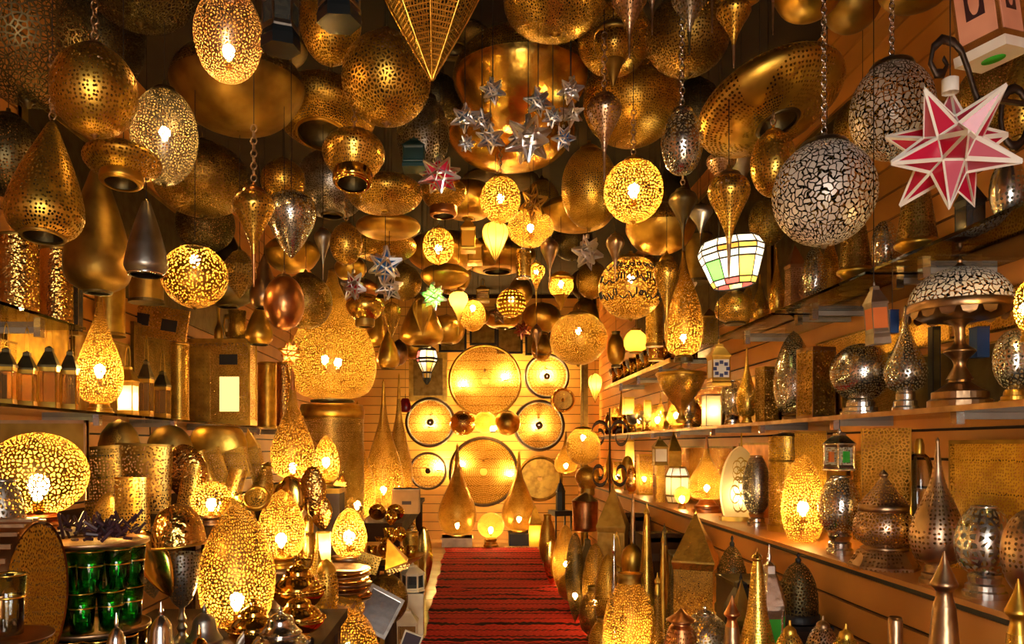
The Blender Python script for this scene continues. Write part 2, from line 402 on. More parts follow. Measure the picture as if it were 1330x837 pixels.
def tear_down(m, t='old'):
    return [L('shade', sm([(.02, 0), (.18, .06), (.50, .22), (.88, .48), (1, .68), (.86, .86), (.5, .95)], 5), m, 30),
            L('cap', sm([(.52, .94), (.3, .97), (.06, .985), (.04, 1)], 2), t, 14)]
def disc(m, t='old', hole=.34):
    o = [L('shade', sm([(hole, .06), (.62, .10), (.90, .28), (1, .5), (.90, .72), (.60, .88), (.25, .95)], 5), m, 44),
         L('rim', ring(hole, .06, .025, .03), t, 30), L('mouth_shadow', [(hole * .98, .09), (hole * .9, .4), (.004, .42)], 'dark', 30), L('cap', [(.27, .93), (.16, .97), (.05, .98), (.03, 1)], t, 18)]  # dark sheet behind the hole stands in for the shade inside
    return o
def bowl_disc(m, m2='brass', t='old'):
    """wide closed dish lamp: pierced upper zone, plain hammered bowl below"""
    return [L('bowl', sm([(.02, 0), (.36, .03), (.72, .16), (.95, .40), (1, .52)], 5), m2, 44), L('shade', sm([(1, .52), (.93, .68), (.70, .84), (.34, .94)], 4), m, 44),
            L('cap', [(.36, .93), (.2, .97), (.05, .98), (.03, 1)], t, 18)]
def ufo(m, t='old', collar=.55):
    return [L('shade', sm([(collar, .22), (.82, .36), (1, .58), (.88, .78), (.55, .90), (.26, .94)], 5), m, 36),
            L('collar', sm([(collar * .86, 0), (collar, .03), (collar * 1.02, .12), (collar, .23)], 3), t, 28),
            L('rim', ring(collar * .84, .01, .05, .02), t, 28), L('mouth_shadow', [(collar * .8, .03), (collar * .75, .3), (.004, .32)], 'dark', 28), L('cap', [(.28, .93), (.2, .96), (.06, .97), (.04, 1)], t, 16)]  # dark sheet in the collar imitates the shade within
def facet(m, t='gold', seg=8):
    prof = [(.02, 0), (.42, .25), (.80, .50), (1, .70), (.80, .88), (.30, .97), (.06, 1)]
    rb = []
    for j in range(seg):
        a = 2 * PI * j / seg
        pts = [(r * 1.01 * math.sin(a), r * 1.01 * math.cos(a), z) for r, z in sm(prof, 3)]
        rb.append(tube('rib', pts, .022, t, sides=5))
    return [L('shade', sm(prof, 3), m, seg, False)] + rb
def diamond(m, t='old', seg=6):
    return [L('shade', [(.03, 0), (.62, .24), (1, .44), (1, .62), (.40, .88), (.12, .93)], m, seg, False), L('cap', [(.14, .92), (.08, .96), (.04, 1)], t, 8)]
def onion(m, t='old'):
    """lantern with banded drum, pierced belly and cone tip"""
    return [L('tip', [(.02, 0), (.10, .04), (.52, .36), (.62, .38)], t, 26), L('shade', sm([(.60, .38), (.92, .52), (1, .66), (.92, .78)], 5), m, 30),
            L('band', [(.92, .77), (1.0, .78), (1.0, .84), (.86, .86), (.7, .92), (.3, .98), (.06, 1)], t, 26)]
BASE3 = [(.62, 0), (.62, .035), (.54, .045), (.54, .075), (.44, .085), (.40, .12), (.34, .14)]
def stepbase(h, r=1.0, t='T', r1=.34):
    k = h / .14; s = r / .62
    return L('base', [(.004, 0)] + [(max(a * s if i < 5 else r1 * (1.12 if i == 5 else 1), .01), z * k) for i, (a, z) in enumerate(BASE3)], t, 28, False)
def drop(m, t='old', bh=.12, br=.62, spire=.5):
    """teardrop table lamp with long drawn-out neck on a stepped foot"""
    y = bh
    def q(f): return y + (1 - y) * f
    return [stepbase(bh, br, t, .4), L('shade', sm([(.42, q(0)), (.80, q(.05)), (1, q(.19)), (.90, q(.33)), (.56, q(.50)), (.26, q(.66)), (.13, q(.80))], 5), m, 32),
            L('spire', sm([(.135, q(.795)), (.085, q(.90)), (.06, q(.965)), (.075, q(.975)), (.04, q(.985)), (.012, 1)], 3), t, 14)]
def fatdrop(m, t='old', bh=.06):
    y = bh
    def q(f): return y + (1 - y) * f
    return [L('base', [(.004, 0), (.5, 0), (.5, y * .6), (.42, y), (.36, y)], t, 24, False),
            L('shade', sm([(.38, q(0)), (.82, q(.06)), (1, q(.24)), (.90, q(.44)), (.60, q(.64)), (.28, q(.80)), (.13, q(.92)), (.10, q(1))], 5), m, 36)]
def tglobe(m, t='old', bh=.2, br=.55, top=1.0):
    return [stepbase(bh, br, t, .42), L('shade', ell(bh - .02, top, -70, 84), m, 36), L('finial', [(.10, top - .02), (.05, top - .005), (.01, top)], t, 10)]
def tegg(m, t='old', bh=.2, br=.62):
    def q(f): return bh - .01 + (1 - bh) * f
    return [stepbase(bh, br, t, .5), L('shade', sm([(.50, q(0)), (.84, q(.14)), (1, q(.40)), (.92, q(.66)), (.66, q(.88)), (.42, q(.985))], 5), m, 36), L('rim', ring(.43, q(.99), .03, .012), t, 24)]
def tegg_point(m, t='old', bh=.14, br=.6):
    def q(f): return bh - .01 + (1.01 - bh) * f
    return [stepbase(bh, br, t, .5), L('shade', sm([(.48, q(0)), (.84, q(.10)), (1, q(.34)), (.92, q(.56)), (.62, q(.80)), (.28, q(.94)), (.02, q(1))], 5), m, 36)]
def cyl(m, t='old', r=.96, bh=.05):
    return [L('base', [(.004, 0), (1, 0), (1, bh), (r, bh * 1.2)], t, 28, False), L('shade', [(r, bh), (r, .3), (r, .65), (r, .96)], m, 30), L('rim', ring(r, .975, .03, .02), t, 28)]
def vase(m, t='old'):
    return [L('base', [(.004, 0), (.5, 0), (.55, .05), (.4, .08)], t, 24, False), L('shade', sm([(.42, .07), (.86, .2), (1, .45), (.85, .7), (.5, .88), (.42, .92)], 5), m, 32), L('collar', [(.44, .91), (.42, .95), (.5, 1), (.44, 1)], t, 24)]
def slab(m, t='old'):
    return [B('sheet', (0, 0, .5), (1, 1, .5), m)]
def bent(m, t='old'):
    """half-cylinder wall shade: pierced sheet bent round, plain edge strips"""
    a = L('sheet', [(1, .03), (1, .35), (1, .7), (1, .97)], m, 20, True, off=PI * .5, arc=.5)
    return [a, L('edge', [(1.01, 0), (1.03, .015), (1.01, .035)], t, 20, True, off=PI * .5, arc=.5), L('edge', [(1.01, .965), (1.03, .985), (1.01, 1)], t, 20, True, off=PI * .5, arc=.5)]
def boxlamp(m, t='old', win=None):
    o = [B('body', (0, 0, .5), (1, 1, .46), m), B('base', (0, 0, .03), (1.04, 1.04, .03), t), B('lid', (0, 0, .975), (1.03, 1.03, .025), t)]
    for x in (-1, 1):
        for y in (-1, 1): o.append(B('corner_strip', (x, y, .5), (.035, .035, .47), t))
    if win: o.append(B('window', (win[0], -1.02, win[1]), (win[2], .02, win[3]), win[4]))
    return o
def coupe(m, t='brass'):
    return [L('stem', sm([(.16, 0), (.22, .05), (.12, .14), (.16, .24)], 3), t, 18), L('bowl', sm([(.16, .23), (.34, .34), (.72, .56), (.95, .78), (1, .88)], 4), m, 36), L('rim', ring(1.0, .885, .05, .03), t, 36),
            L('lid', sm([(.98, .90), (.6, .94), (.2, .97), (.1, 1)], 3), t, 32)]
def tower(m, t='brass', roof=.24):
    o = [L('body', [(1.30, 0), (1.30, 1 - roof - .04)], m, 4, False, off=PI / 4), L('cornice', [(1.32, .985 - roof - .03), (1.42, .99 - roof), (1.42, 1 - roof), (1.30, 1 - roof)], t, 4, False, off=PI / 4),
         L('roof', [(1.42, 1 - roof), (.10, .965), (.08, .97)], t, 4, False, off=PI / 4), L('finial', [(.06, .96), (.09, .975), (.03, .99), (.01, 1)], t, 8)]
    return o
def lantern(frame='old', pn='clear_pane', roofm=None, hnd=True, seg=4, feet=.06, basem=None):
    """glazed lantern: base, posts, panes, hipped roof, ring"""
    roofm = roofm or frame; off = PI / seg; o = []
    R1 = 1 / math.cos(PI / seg) * .95 if seg == 4 else 1.0
    o.append(L('base', [(.004, 0), (R1 * 1.05, 0), (R1 * 1.05, feet * .6), (R1 * .96, feet), (.004, feet)], basem or frame, seg, False, off=off))
    z0, z1 = feet, .60
    V = [(R1 * .93 * math.sin(off + 2 * PI * k / seg), R1 * .93 * math.cos(off + 2 * PI * k / seg)) for k in range(seg)]
    for k in range(seg):
        a, b = V[k], V[(k + 1) % seg]
        o.append(bars('post', [((a[0], a[1], z0), (a[0], a[1], z1))], .07, frame))
        o.append(Pc('pane', [(a[0], a[1], z0), (b[0], b[1], z0), (b[0], b[1], z1), (a[0], a[1], z1)], [(0, 1, 2, 3)], pn, False, 'box'))
    for z in (z0 + .02, z1): o.append(bars('rail', [((V[k][0], V[k][1], z), (V[(k + 1) % seg][0], V[(k + 1) % seg][1], z)) for k in range(seg)], .055, frame))
    o.append(L('roof', [(R1 * 1.06, z1), (R1 * 1.06, z1 + .03), (R1 * .5, .80), (R1 * .42, .82), (R1 * .40, .87), (.05, .90)], roofm, seg, False, off=off))
    if hnd: o.append(tube('handle', circ((0, 0, .93), .32, 12), .035, frame, sides=5))
    else: o.append(L('finial', [(.10, .89), (.14, .92), (.05, .95), (.02, 1)], frame, 8))
    return o
def paned(rings_, seg, cols, lead='lead', w=.03, off=0.0):
    """leaded-glass lamp: every pane a part, lead strips between"""
    o = []; edges = []
    def P(r, t, k): a = off + 2 * PI * k / seg; return (r * math.sin(a), r * math.cos(a), t)
    for i in range(len(rings_) - 1):
        (r0, t0), (r1, t1) = rings_[i], rings_[i + 1]
        for k in range(seg):
            q = [P(r0, t0, k), P(r0, t0, k + 1), P(r1, t1, k + 1), P(r1, t1, k)]
            o.append(Pc('pane', q, [(0, 1, 2, 3)], cols[(i * 5 + k * 3) % len(cols)] if not callable(cols) else cols(i, k), False, 'box'))
            edges += [(q[0], q[1]), (q[0], q[3])]
            if i == len(rings_) - 2: edges.append((q[2], q[3]))
    return o + [bars('lead_strip', edges, w, lead)]
PHI = (1 + 5 ** .5) / 2
ICO = [np.array(v) / math.sqrt(1 + PHI * PHI) for v in [(0, s, u * PHI) for s in (1, -1) for u in (1, -1)] + [(s, u * PHI, 0) for s in (1, -1) for u in (1, -1)] + [(u * PHI, 0, s) for s in (1, -1) for u in (1, -1)]]
DOD = []
for i in range(12):
    for j in range(i):
        for k in range(j):
            a, b, c = ICO[i], ICO[j], ICO[k]
            if max(np.linalg.norm(a - b), np.linalg.norm(b - c), np.linalg.norm(a - c)) < 1.1:
                v = a + b + c; DOD.append((v / np.linalg.norm(v), (i, j, k)))
def star(glass='mirror_pane', wire='mirrorwire', inner=.46, w=.035, separate=False, rot=(0, 0, 0), cap=True, lattice=False):
    """twelve-pointed star lantern: glass facets in a metal wire frame"""
    M = np.array((Matrix.Rotation(rot[0], 3, 'X') @ Matrix.Rotation(rot[1], 3, 'Y') @ Matrix.Rotation(rot[2], 3, 'Z')))
    def u(p): p = M @ p; return (p[0], p[1], (p[2] + 1) / 2)
    edges = []; tri = []
    for i in range(12):
        base = [d for d, t in DOD if i in t]
        n = ICO[i]; x = base[0] - n * np.dot(base[0], n); x /= np.linalg.norm(x); y = np.cross(n, x)
        base.sort(key=lambda d: math.atan2(np.dot(d, y), np.dot(d, x)))
        for k in range(5):
            a, b = base[k] * inner, base[(k + 1) % 5] * inner
            tri.append((u(n), u(a), u(b))); edges.append((u(n), u(a)))
            edges.append((u(a), u(b)))
    o = []
    if not lattice:
        if separate:
            for t in tri: o.append(Pc('pane', t, [(0, 1, 2)], glass if random.random() < .62 else 'pink_glass', False, 'box'))
        else:
            V = [p for t in tri for p in t]; o.append(Pc('glass', V, [(3 * k, 3 * k + 1, 3 * k + 2) for k in range(len(tri))], glass, False, 'box'))
    o.append(bars('wire_frame', [(np.array(a) * (1, 1, 1), np.array(b)) for a, b in edges], w, wire, sides=3))
    if cap: o.append(L('cap', [(.12, .90), (.12, 1.0), (.03, 1.02)], wire, 10))
    return o
def tray(m, t='old', boss=True, rim=.10, peg=0):
    """round pierced tray seen face on: z up is the tray's own axis before it is tipped against the wall"""
    o = [L('sheet', [(.10, .55), (.35, .56), (.65, .57), (1 - rim, .58)], m, 44), L('rim', sm([(1 - rim, .58), (1 - rim * .6, 1), (1 - rim * .2, .8), (1, .0)], 4), t, 44)]
    if peg: o.append(B('wall_peg', (0, .3, .5 - peg / 2), (.03, .03, peg / 2), 'iron'))
    if boss: o.append(L('boss', sm([(.15, .54), (.12, .8), (.004, 1)], 3), t, 20))
    return o
def teapot(m='steel'):
    o = [L('body', sm([(.004, 0), (.55, 0), (.62, .03), (.92, .2), (1, .36), (.8, .52), (.62, .58)], 4), m, 28),
         L('lid', sm([(.66, .58), (.68, .61), (.60, .64), (.46, .72), (.40, .82), (.22, .88), (.08, .90)], 3), m, 24), L('knob', sm([(.05, .895), (.10, .93), (.06, .965), (.02, 1)], 3), m, 12),
         tube('spout', [(.8, 0, .2), (1.15, 0, .3), (1.3, 0, .5), (1.5, 0, .58)], [.14, .12, .09, .07], m), tube('handle', [(-.8, 0, .5), (-1.2, 0, .52), (-1.35, 0, .34), (-1.15, 0, .16), (-.85, 0, .18)], .06, m)]
    return o
def tumbler(g='green_tumbler', band='gold'):
    return [L('glass', [(.004, .03), (.78, .03), (.80, .0), (.86, .5), (1, 1), (.95, 1), (.82, .5), (.75, .06)], g, 20), L('gilt_band', ring(.92, .62, .03, .02), band, 20), L('gilt_rim', ring(1.0, .985, .02, .014), band, 20)]
def dish(m='gold', lid=True):
    """lidded ornamental dish on a foot"""
    o = [L('bowl', sm([(.004, 0), (.5, 0), (.46, .06), (.30, .12), (.70, .22), (.96, .36), (1, .46)], 4), m, 36), L('rim', ring(1.0, .47, .06, .02), m, 36)]
    for k in range(18):
        a = 2 * PI * k / 18; o.append(L('scallop', [(.02, .44), (.09, .46), (.09, .49), (.02, .51)], m, 8, cx=1.0 * math.cos(a), cy=1.0 * math.sin(a)))
    if lid: o += [L('lid', sm([(.92, .48), (.86, .56), (.62, .68), (.50, .70), (.44, .80), (.2, .86)], 4), m, 32), L('knob', sm([(.18, .85), (.10, .89), (.14, .94), (.06, .98), (.01, 1)], 3), m, 14)]
    return o
def plate(m='shiny'):
    return [L('plate', sm([(.004, .2), (.5, .15), (.62, .3), (.95, .9), (1, 1), (.96, .8), (.66, .12), (.5, 0), (.004, 0)], 3), m, 32)]
def goblet(m='steel'):
    return [L('base', sm([(.004, 0), (.8, 0), (.8, .04), (.5, .1), (.3, .14)], 3), m, 28), L('stem', sm([(.3, .13), (.2, .18), (.3, .22), (.16, .27), (.26, .31), (.14, .37), (.18, .44)], 3), m, 20), L('bowl', sm([(.18, .43), (.6, .52), (.94, .75), (1, 1)], 4), 'p_dots', 28)]
def frame(m='black', inner='card'):
    o = [B('panel', (0, .3, .5), (.9, .3, .46), inner)]
    o += [B('frame_bar', (-.92, 0, .5), (.08, 1, .5), m), B('frame_bar', (.92, 0, .5), (.08, 1, .5), m), B('frame_bar', (0, 0, .04), (.84, 1, .04), m), B('frame_bar', (0, 0, .96), (.84, 1, .04), m)]
    return o
def spire_lamp(m, t='bronze', top=.25):
    """tall tapering floor lamp whose neck alone rises into view"""
    return [L('shade', sm([(.5, 0), (.95, .10), (1, .22), (.74, .42), (.42, .62), (.30, .78), (.24, .86)], 4), m, 28), L('spire', sm([(.25, .855), (.20, .90), (.17, .925), (.24, .935), (.2, .95), (.08, .97), (.02, 1)], 3), t, 16)]
def neck_lamp(m, t='bronze'):
    """cone of rolled sheet with turned finial"""
    return [L('cone', sm([(1, 0), (.86, .3), (.62, .6), (.42, .80)], 3), m, 24), L('finial', sm([(.42, .80), (.30, .85), (.52, .875), (.42, .90), (.18, .95), (.03, 1)], 3), t, 16)]
def arch(m, t='brass'):
    """flat pointed arch lamp on a foot"""
    pr = sm([(.8, .06), (.95, .25), (.98, .45), (.8, .72), (.42, .92), (.02, 1)], 4)
    V = []; n = len(pr)
    for y in (-1, 1): V += [(-r, y, z) for r, z in pr] + [(r, y, z) for r, z in pr]
    Fc = []
    for i in range(n - 1):
        Fc.append((i, n + i, n + i + 1, i + 1)); o = 2 * n; Fc.append((o + i, o + i + 1, o + n + i + 1, o + n + i))
        Fc.append((i, i + 1, o + i + 1, o + i)); Fc.append((n + i, o + n + i, o + n + i + 1, n + i + 1))
    tr = []
    for k in range(6):
        a = PI / 3 * k
        tr.append(tube('tracery', [(.30 * math.cos(a) + .26 * math.cos(b), -1.02, .36 + .13 * math.sin(a) + .12 * math.sin(b)) for b in [2 * PI * i / 12 for i in range(13)]], .012, t, sides=4))
        a += PI / 6
        tr.append(tube('tracery', [(.22 * math.cos(a) + .22 * math.cos(b), -1.02, .68 + .08 * math.sin(a) + .09 * math.sin(b)) for b in [2 * PI * i / 12 for i in range(13)]], .010, t, sides=4))
    return [Pc('shade', V, Fc, m, False, 'box'), B('base', (0, 0, .03), (1, 1.3, .03), t)] + tr
def petal(m, t='gold'):
    return [L('shade', sm([(.02, 0), (.5, .14), (.92, .38), (1, .55), (.8, .78), (.4, .95), (.02, 1)], 4), m, 28)]
def mushroom(m, t='brass'):
    """big table lamp: domed pierced shade with scalloped skirt on a turned column and stepped foot"""
    o = [stepbase(.2, .62, t, .2), L('column', sm([(.26, .19), (.18, .24), (.12, .28), (.15, .32), (.28, .36), (.30, .38), (.13, .42), (.10, .47), (.12, .54), (.30, .58)], 4), t, 26),
         L('shade', sm([(1, .68), (.93, .77), (.72, .85), (.42, .90), (.2, .92)], 4), m, 44), L('band', [(1.0, .63), (1.02, .64), (1.02, .68), (.99, .69)], t, 44), L('under_dish', sm([(.30, .575), (.7, .585), (.98, .64)], 3), t, 40),
         L('cap', sm([(.24, .915), (.12, .93), (.05, .95), (.06, .97), (.01, 1)], 3), t, 16)]
    for k in range(16):
        a = 2 * PI * k / 16; o.append(Pc('scallop', [(.99 * math.sin(a + d), .99 * math.cos(a + d), z) for d, z in ((-.17, .64), (-.12, .595), (0, .58), (.12, .595), (.17, .64))], [(0, 1, 2, 3, 4)], t, False, 'box'))
    return o
def domed(m, t='bronze'):
    """onion-domed pot lamp: flared square foot, bulging belly, banded neck, pointed lid"""
    return [L('foot', [(1.12, 0), (1.12, .03), (.80, .18), (.70, .19)], 'z_spot', 8, False, off=PI / 8), L('ring_base', [(.6, .18), (.74, .2), (.6, .23)], t, 28), L('belly', sm([(.58, .22), (.88, .30), (.96, .42), (.84, .54), (.72, .58)], 4), m, 32),
            L('band', [(.74, .57), (.78, .58), (.78, .64), (.70, .65)], t, 30), L('lid', sm([(.76, .64), (.62, .70), (.36, .80), (.16, .89), (.10, .93)], 4), m, 32), L('knob', sm([(.11, .92), (.14, .95), (.06, .98), (.01, 1)], 3), t, 14)]
def helmet(m, t='black'):
    return [L('dome', sm([(1, .1), (1, .3), (.88, .55), (.55, .76), (.18, .86)], 4), m, 26), L('base', [(1.1, 0), (1.1, .1), (1, .12)], t, 26), L('finial', sm([(.12, .84), (.16, .9), (.06, .93), (.10, .96), (.02, 1)], 3), t, 12)]

# ------------------------------------------------------------------ the setting
XL, XR, YB, YF = -1.78, 1.68, 9.9, -1.5
def boxmesh(name, x0, x1, y0, y1, z0, z1, mat):
    p = B(name, ((x0 + x1) / 2, (y0 + y1) / 2, (z0 + z1) / 2), ((x1 - x0) / 2, (y1 - y0) / 2, (z1 - z0) / 2), mat)
    return mesh_of(p, np.ones(3))
def struct(name, me, label=None, cat=None):
    o = link(name, me); o['kind'] = 'structure'
    if label: o['label'] = label; o['category'] = cat
    return o
fl = struct('floor', boxmesh('floor', XL, XR, YF, YB, -.06, -.004, 'grout'), 'polished tan floor tiles beside the red rug', 'floor')
tm = boxmesh('tile', -.195, .195, -.195, .195, -.004, .004, 'tile')
for i in range(9):
    for j in range(15):
        o = link('tile', tm, fl, (-1.58 + .4 * i, 4.2 + .4 * j, 0))
ce = struct('ceiling', boxmesh('ceiling', XL, XR, YF, YB, CEIL, CEIL + .06, 'ceiling_paint'), 'dark shop ceiling behind the hanging lamps', 'ceiling')
def planked(name, axis, pos, a0, a1, z0, z1, label, th=.014, pitch=.105, mat='slat_wood', face=-1):
    """slat wall: dark backing, one board per slat"""
    if axis == 'x':
        o = struct(name, boxmesh(name, min(pos, pos - face * .05), max(pos, pos - face * .05), a0, a1, z0, z1, 'slat_gap'), label, 'wall')
        pm = boxmesh('plank', min(0, face * th), max(0, face * th), a0, a1, .004, pitch - .006, mat)
    else:
        o = struct(name, boxmesh(name, a0, a1, pos, pos + .05, z0, z1, 'slat_gap'), label, 'wall')
        pm = boxmesh('plank', a0, a1, -th, 0, .004, pitch - .004, mat)
    n = int((z1 - z0) / pitch)
    for k in range(n):
        link('plank', pm, o, (pos if axis == 'x' else 0, pos if axis == 'y' else 0, z0 + k * pitch))
    return o
planked('wall_right', 'x', XR, YF, YB, 0, CEIL, 'orange slatted wall behind the glass shelves with silver lamps', face=-1)
planked('wall_left', 'x', XL, YF, YB, 0, CEIL, 'orange slatted wall behind the long glass shelf of lanterns', face=1)
planked('wall_back', 'y', YB, XL, XR, 0, CEIL, 'pale boarded wall at the end of the aisle hung with round trays', th=.01, pitch=.115, mat='pale_board')
struct('wall_front', boxmesh('wall_front', XL, -.45, YF - .06, YF, 0, CEIL, 'plaster'))
struct('wall_front', boxmesh('wall_front', 0.65, XR, YF - .06, YF, 0, CEIL, 'plaster'))
struct('wall_front', boxmesh('wall_front', -.45, .65, YF - .06, YF, 2.1, CEIL, 'plaster'))
struct('ground_outside', boxmesh('ground_outside', -6, 6, -9, YF - .06, -.06, -.01, 'tile'))

# red rug, woven in ribs with dark cross stripes
def rug():
    x0, x1, y0, y1 = -.285, .80, 1.0, 9.02; nx, ny = 44, 460
    V = []; Fc = []
    for j in range(ny + 1):
        y = y0 + (y1 - y0) * j / ny
        for i in range(nx + 1):
            x = x0 + (x1 - x0) * i / nx
            e = .014 * math.sin(y * 5.3) + .010 * math.sin(y * 13.1 + 1)
            z = .012 + .004 * math.sin(y * 2 * PI / .055) + .003 * math.sin(x * 120 + y * 9)
            z += .012 * math.exp(-((y - 6.3 + .15 * math.sin(x * 6)) / .05) ** 2)
            V.append((x + e * (1 if i > nx / 2 else .6), y, z))
    for j in range(ny):
        for i in range(nx):
            a = j * (nx + 1) + i; Fc.append((a, a + 1, a + nx + 2, a + nx + 1))
    m, nt, bs, out = _new('rug_weave'); n = nt.nodes; l = nt.links; MATS['rug_weave'] = m
    tc = n.new('ShaderNodeTexCoord'); sp = n.new('ShaderNodeSeparateXYZ'); l.new(tc.outputs['Object'], sp.inputs[0])
    def bandnode(freq, ph, thr):
        a = n.new('ShaderNodeMath'); a.operation = 'MULTIPLY_ADD'; a.inputs[1].default_value = freq; a.inputs[2].default_value = ph; l.new(sp.outputs[1], a.inputs[0])
        nz = n.new('ShaderNodeTexNoise'); nz.inputs['Scale'].default_value = 9; l.new(tc.outputs['Object'], nz.inputs['Vector'])
        b = n.new('ShaderNodeMath'); b.operation = 'MULTIPLY_ADD'; b.inputs[1].default_value = 1.1; l.new(nz.outputs['Fac'], b.inputs[0]); l.new(a.outputs[0], b.inputs[2])
        s = n.new('ShaderNodeMath'); s.operation = 'SINE'; l.new(b.outputs[0], s.inputs[0])
        g = n.new('ShaderNodeMath'); g.operation = 'GREATER_THAN'; g.inputs[1].default_value = thr; l.new(s.outputs[0], g.inputs[0]); return g
    g1 = bandnode(2 * PI / .165, 0, .72); g2 = bandnode(2 * PI / .43, 1.2, .90)
    mx = n.new('ShaderNodeMath'); mx.operation = 'MAXIMUM'; l.new(g1.outputs[0], mx.inputs[0]); l.new(g2.outputs[0], mx.inputs[1])
    ck = n.new('ShaderNodeTexChecker'); ck.inputs['Scale'].default_value = 60; l.new(tc.outputs['Object'], ck.inputs['Vector'])
    ck.inputs['Color1'].default_value = (.58, .045, .030, 1); ck.inputs['Color2'].default_value = (.42, .022, .018, 1)
    g3 = bandnode(2 * PI / .115, .4, .1)
    m3 = n.new('ShaderNodeMix'); m3.data_type = 'RGBA'; m3.inputs['A'].default_value = (.55, .034, .024, 1); l.new(ck.outputs[0], m3.inputs['B']); l.new(g3.outputs[0], m3.inputs['Factor'])
    m4 = n.new('ShaderNodeMix'); m4.data_type = 'RGBA'; l.new(m3.outputs['Result'], m4.inputs['A']); m4.inputs['B'].default_value = (.035, .008, .010, 1); l.new(mx.outputs[0], m4.inputs['Factor'])
    l.new(m4.outputs['Result'], bs.inputs['Base Color']); bs.inputs['Roughness'].default_value = .9; bs.inputs['Specular IOR Level'].default_value = .1
    me = mesh_of(Pc('rug', V, Fc, 'rug_weave', True, 'box'), np.ones(3))
    r = link('rug', me); r['label'] = 'long red woven rug with dark cross stripes along the aisle'; r['category'] = 'rug'
    fr = []
    for k in range(70):
        x = x0 + (x1 - x0) * k / 69; fr.append(((x, y1 - .01, .014), (x + random.uniform(-.01, .01), y1 + .05, .008)))
    link('fringe', mesh_of(bars('fringe', fr, .004, 'rug_weave', sides=3), np.ones(3)), r)
rug()

# counter under the right-hand shelves, faced with slats
def thing(name, label, cat, loc=(0, 0, 0)):
    o = bpy.data.objects.new(name, None); C.objects.link(o); o.location = loc; o['label'] = label; o['category'] = cat; return o
ct = thing('display_counter', 'orange slatted counter under the lower row of silver lamps', 'counter', (1.48, 5, 0))
CZ = .80
def sub(par, name, x0, x1, y0, y1, z0, z1, mat):
    L0 = par.location; return link(name, boxmesh(name, x0 - L0[0], x1 - L0[0], y0 - L0[1], y1 - L0[1], z0 - L0[2], z1 - L0[2], mat), par)
sub(ct, 'carcass', 1.315, 1.662, 1.2, 9.2, 0, .77, 'slat_gap'); sub(ct, 'top', 1.285, 1.662, 1.2, 9.2, .785, CZ, 'slat_wood'); sub(ct, 'edge_strip', 1.283, 1.30, 1.2, 9.2, .772, .785, 'black')
for k in range(7): sub(ct, 'plank', 1.297, 1.314, 1.2, 9.2, .772 - .108 * (k + 1) + .006, .772 - .108 * k - .006, 'slat_wood')
def shelf(label, x0, x1, y0, y1, z, wallx, rail='steel', rh=.012, name='glass_shelf'):
    t = thing(name, label, 'shelf', ((x0 + x1) / 2, (y0 + y1) / 2, z))
    sub(t, 'glass_sheet', x0, x1, y0, y1, z - .010, z, 'shelf_glass')
    n = max(2, int((y1 - y0) / .75) + 1)
    for k in range(n):
        y = y0 + .06 + (y1 - y0 - .12) * k / (n - 1)
        a, b = (min(x0, x1) + .14, wallx) if wallx > 0 else (wallx, max(x0, x1) - .14)
        sub(t, 'bracket', a, b, y - .012, y + .012, z - .030, z - .0105, 'grey_band')
        e = a if wallx > 0 else b
        sub(t, 'bracket_tip', e - .012, e + .012, y - .015, y + .015, z - .045, z - .0105, 'steel')
    if rail: 
        xf = min(x0, x1) if wallx > 0 else max(x0, x1)
        sub(t, 'front_rail', xf - .004, xf + .004, y0, y1, z - .010 - rh, z - .0005, rail)
    return t
ZM, ZU, ZL = 1.31, 1.775, 1.33
WR, WL = XR - .016, XL + .016
shelf('long brass-edged glass shelf carrying silver globes and the domed table lamp', 1.30, WR, 1.45, 9.2, ZM, WR, 'bronze', .006)
shelf('upper glass shelf nearest the red star, carrying a black lantern', 1.30, WR, 1.5, 2.50, ZU, WR, None)
shelf('upper glass shelf carrying the brass cone lamp and pierced egg', 1.30, WR, 2.53, 3.28, ZU, WR, None)
shelf('upper glass shelf beside the leaded glass lantern', 1.30, WR, 3.31, 4.06, ZU, WR, None)
shelf('far upper shelf crowded with small brass cups', 1.30, WR, 5.0, 7.4, ZU, WR, 'brass', .02)
shelf('long glass shelf of lanterns and box lamps on the slatted wall', WL, -1.40, 1.5, 6.5, ZL, WL, None)
shelf('high glass shelf carrying two bent brass wall shades', WL, -1.42, 1.6, 2.85, 1.64, WL, None)
# stepped display on the near side: table, wall riser, far riser
def table(name, label, x0, x1, y0, y1, z, mat='table_wood'):
    t = thing(name, label, 'table', ((x0 + x1) / 2, (y0 + y1) / 2, 0))
    sub(t, 'top', x0, x1, y0, y1, z - .03, z, mat)
    for x in (x0 + .05, x1 - .05):
        for y in (y0 + .05, y1 - .05): sub(t, 'leg', x - .03, x + .03, y - .03, y + .03, 0, z - .03, mat)
    sub(t, 'apron', x0 + .03, x1 - .03, y0 + .03, y0 + .05, z - .12, z - .03, mat); sub(t, 'apron', x1 - .05, x1 - .03, y0 + .05, y1 - .05, z - .12, z - .03, mat)
    return t
TA, TB, TC, TD = .64, .53, .72, .92
table('display_table', 'dark table under the silver teapots and green glasses', -1.08, -.42, 1.0, 2.65, TA)
table('display_table', 'dark table under stacked plates and the lit egg lamps', -1.08, -.53, 2.68, 4.75, TB)
table('display_table', 'dark table under the tall teardrop lamps', -1.70, -.42, 4.80, 7.2, TC)
table('wall_riser', 'raised bench along the wall under the leaning wall shades', WL, -1.10, 1.2, 4.75, TD)
table('floor_riser', 'low dark bench under the cone lamps before the counter', .72, 1.27, 1.35, 3.25, .35)

# ------------------------------------------------------------------ hanging lamps
def h(label, pieces, box, Y, cord='cord', name='pendant_lamp', cat='pendant lamp', **k):
    return put(name, label, cat, pieces, box, Y, cord=cord, **k)
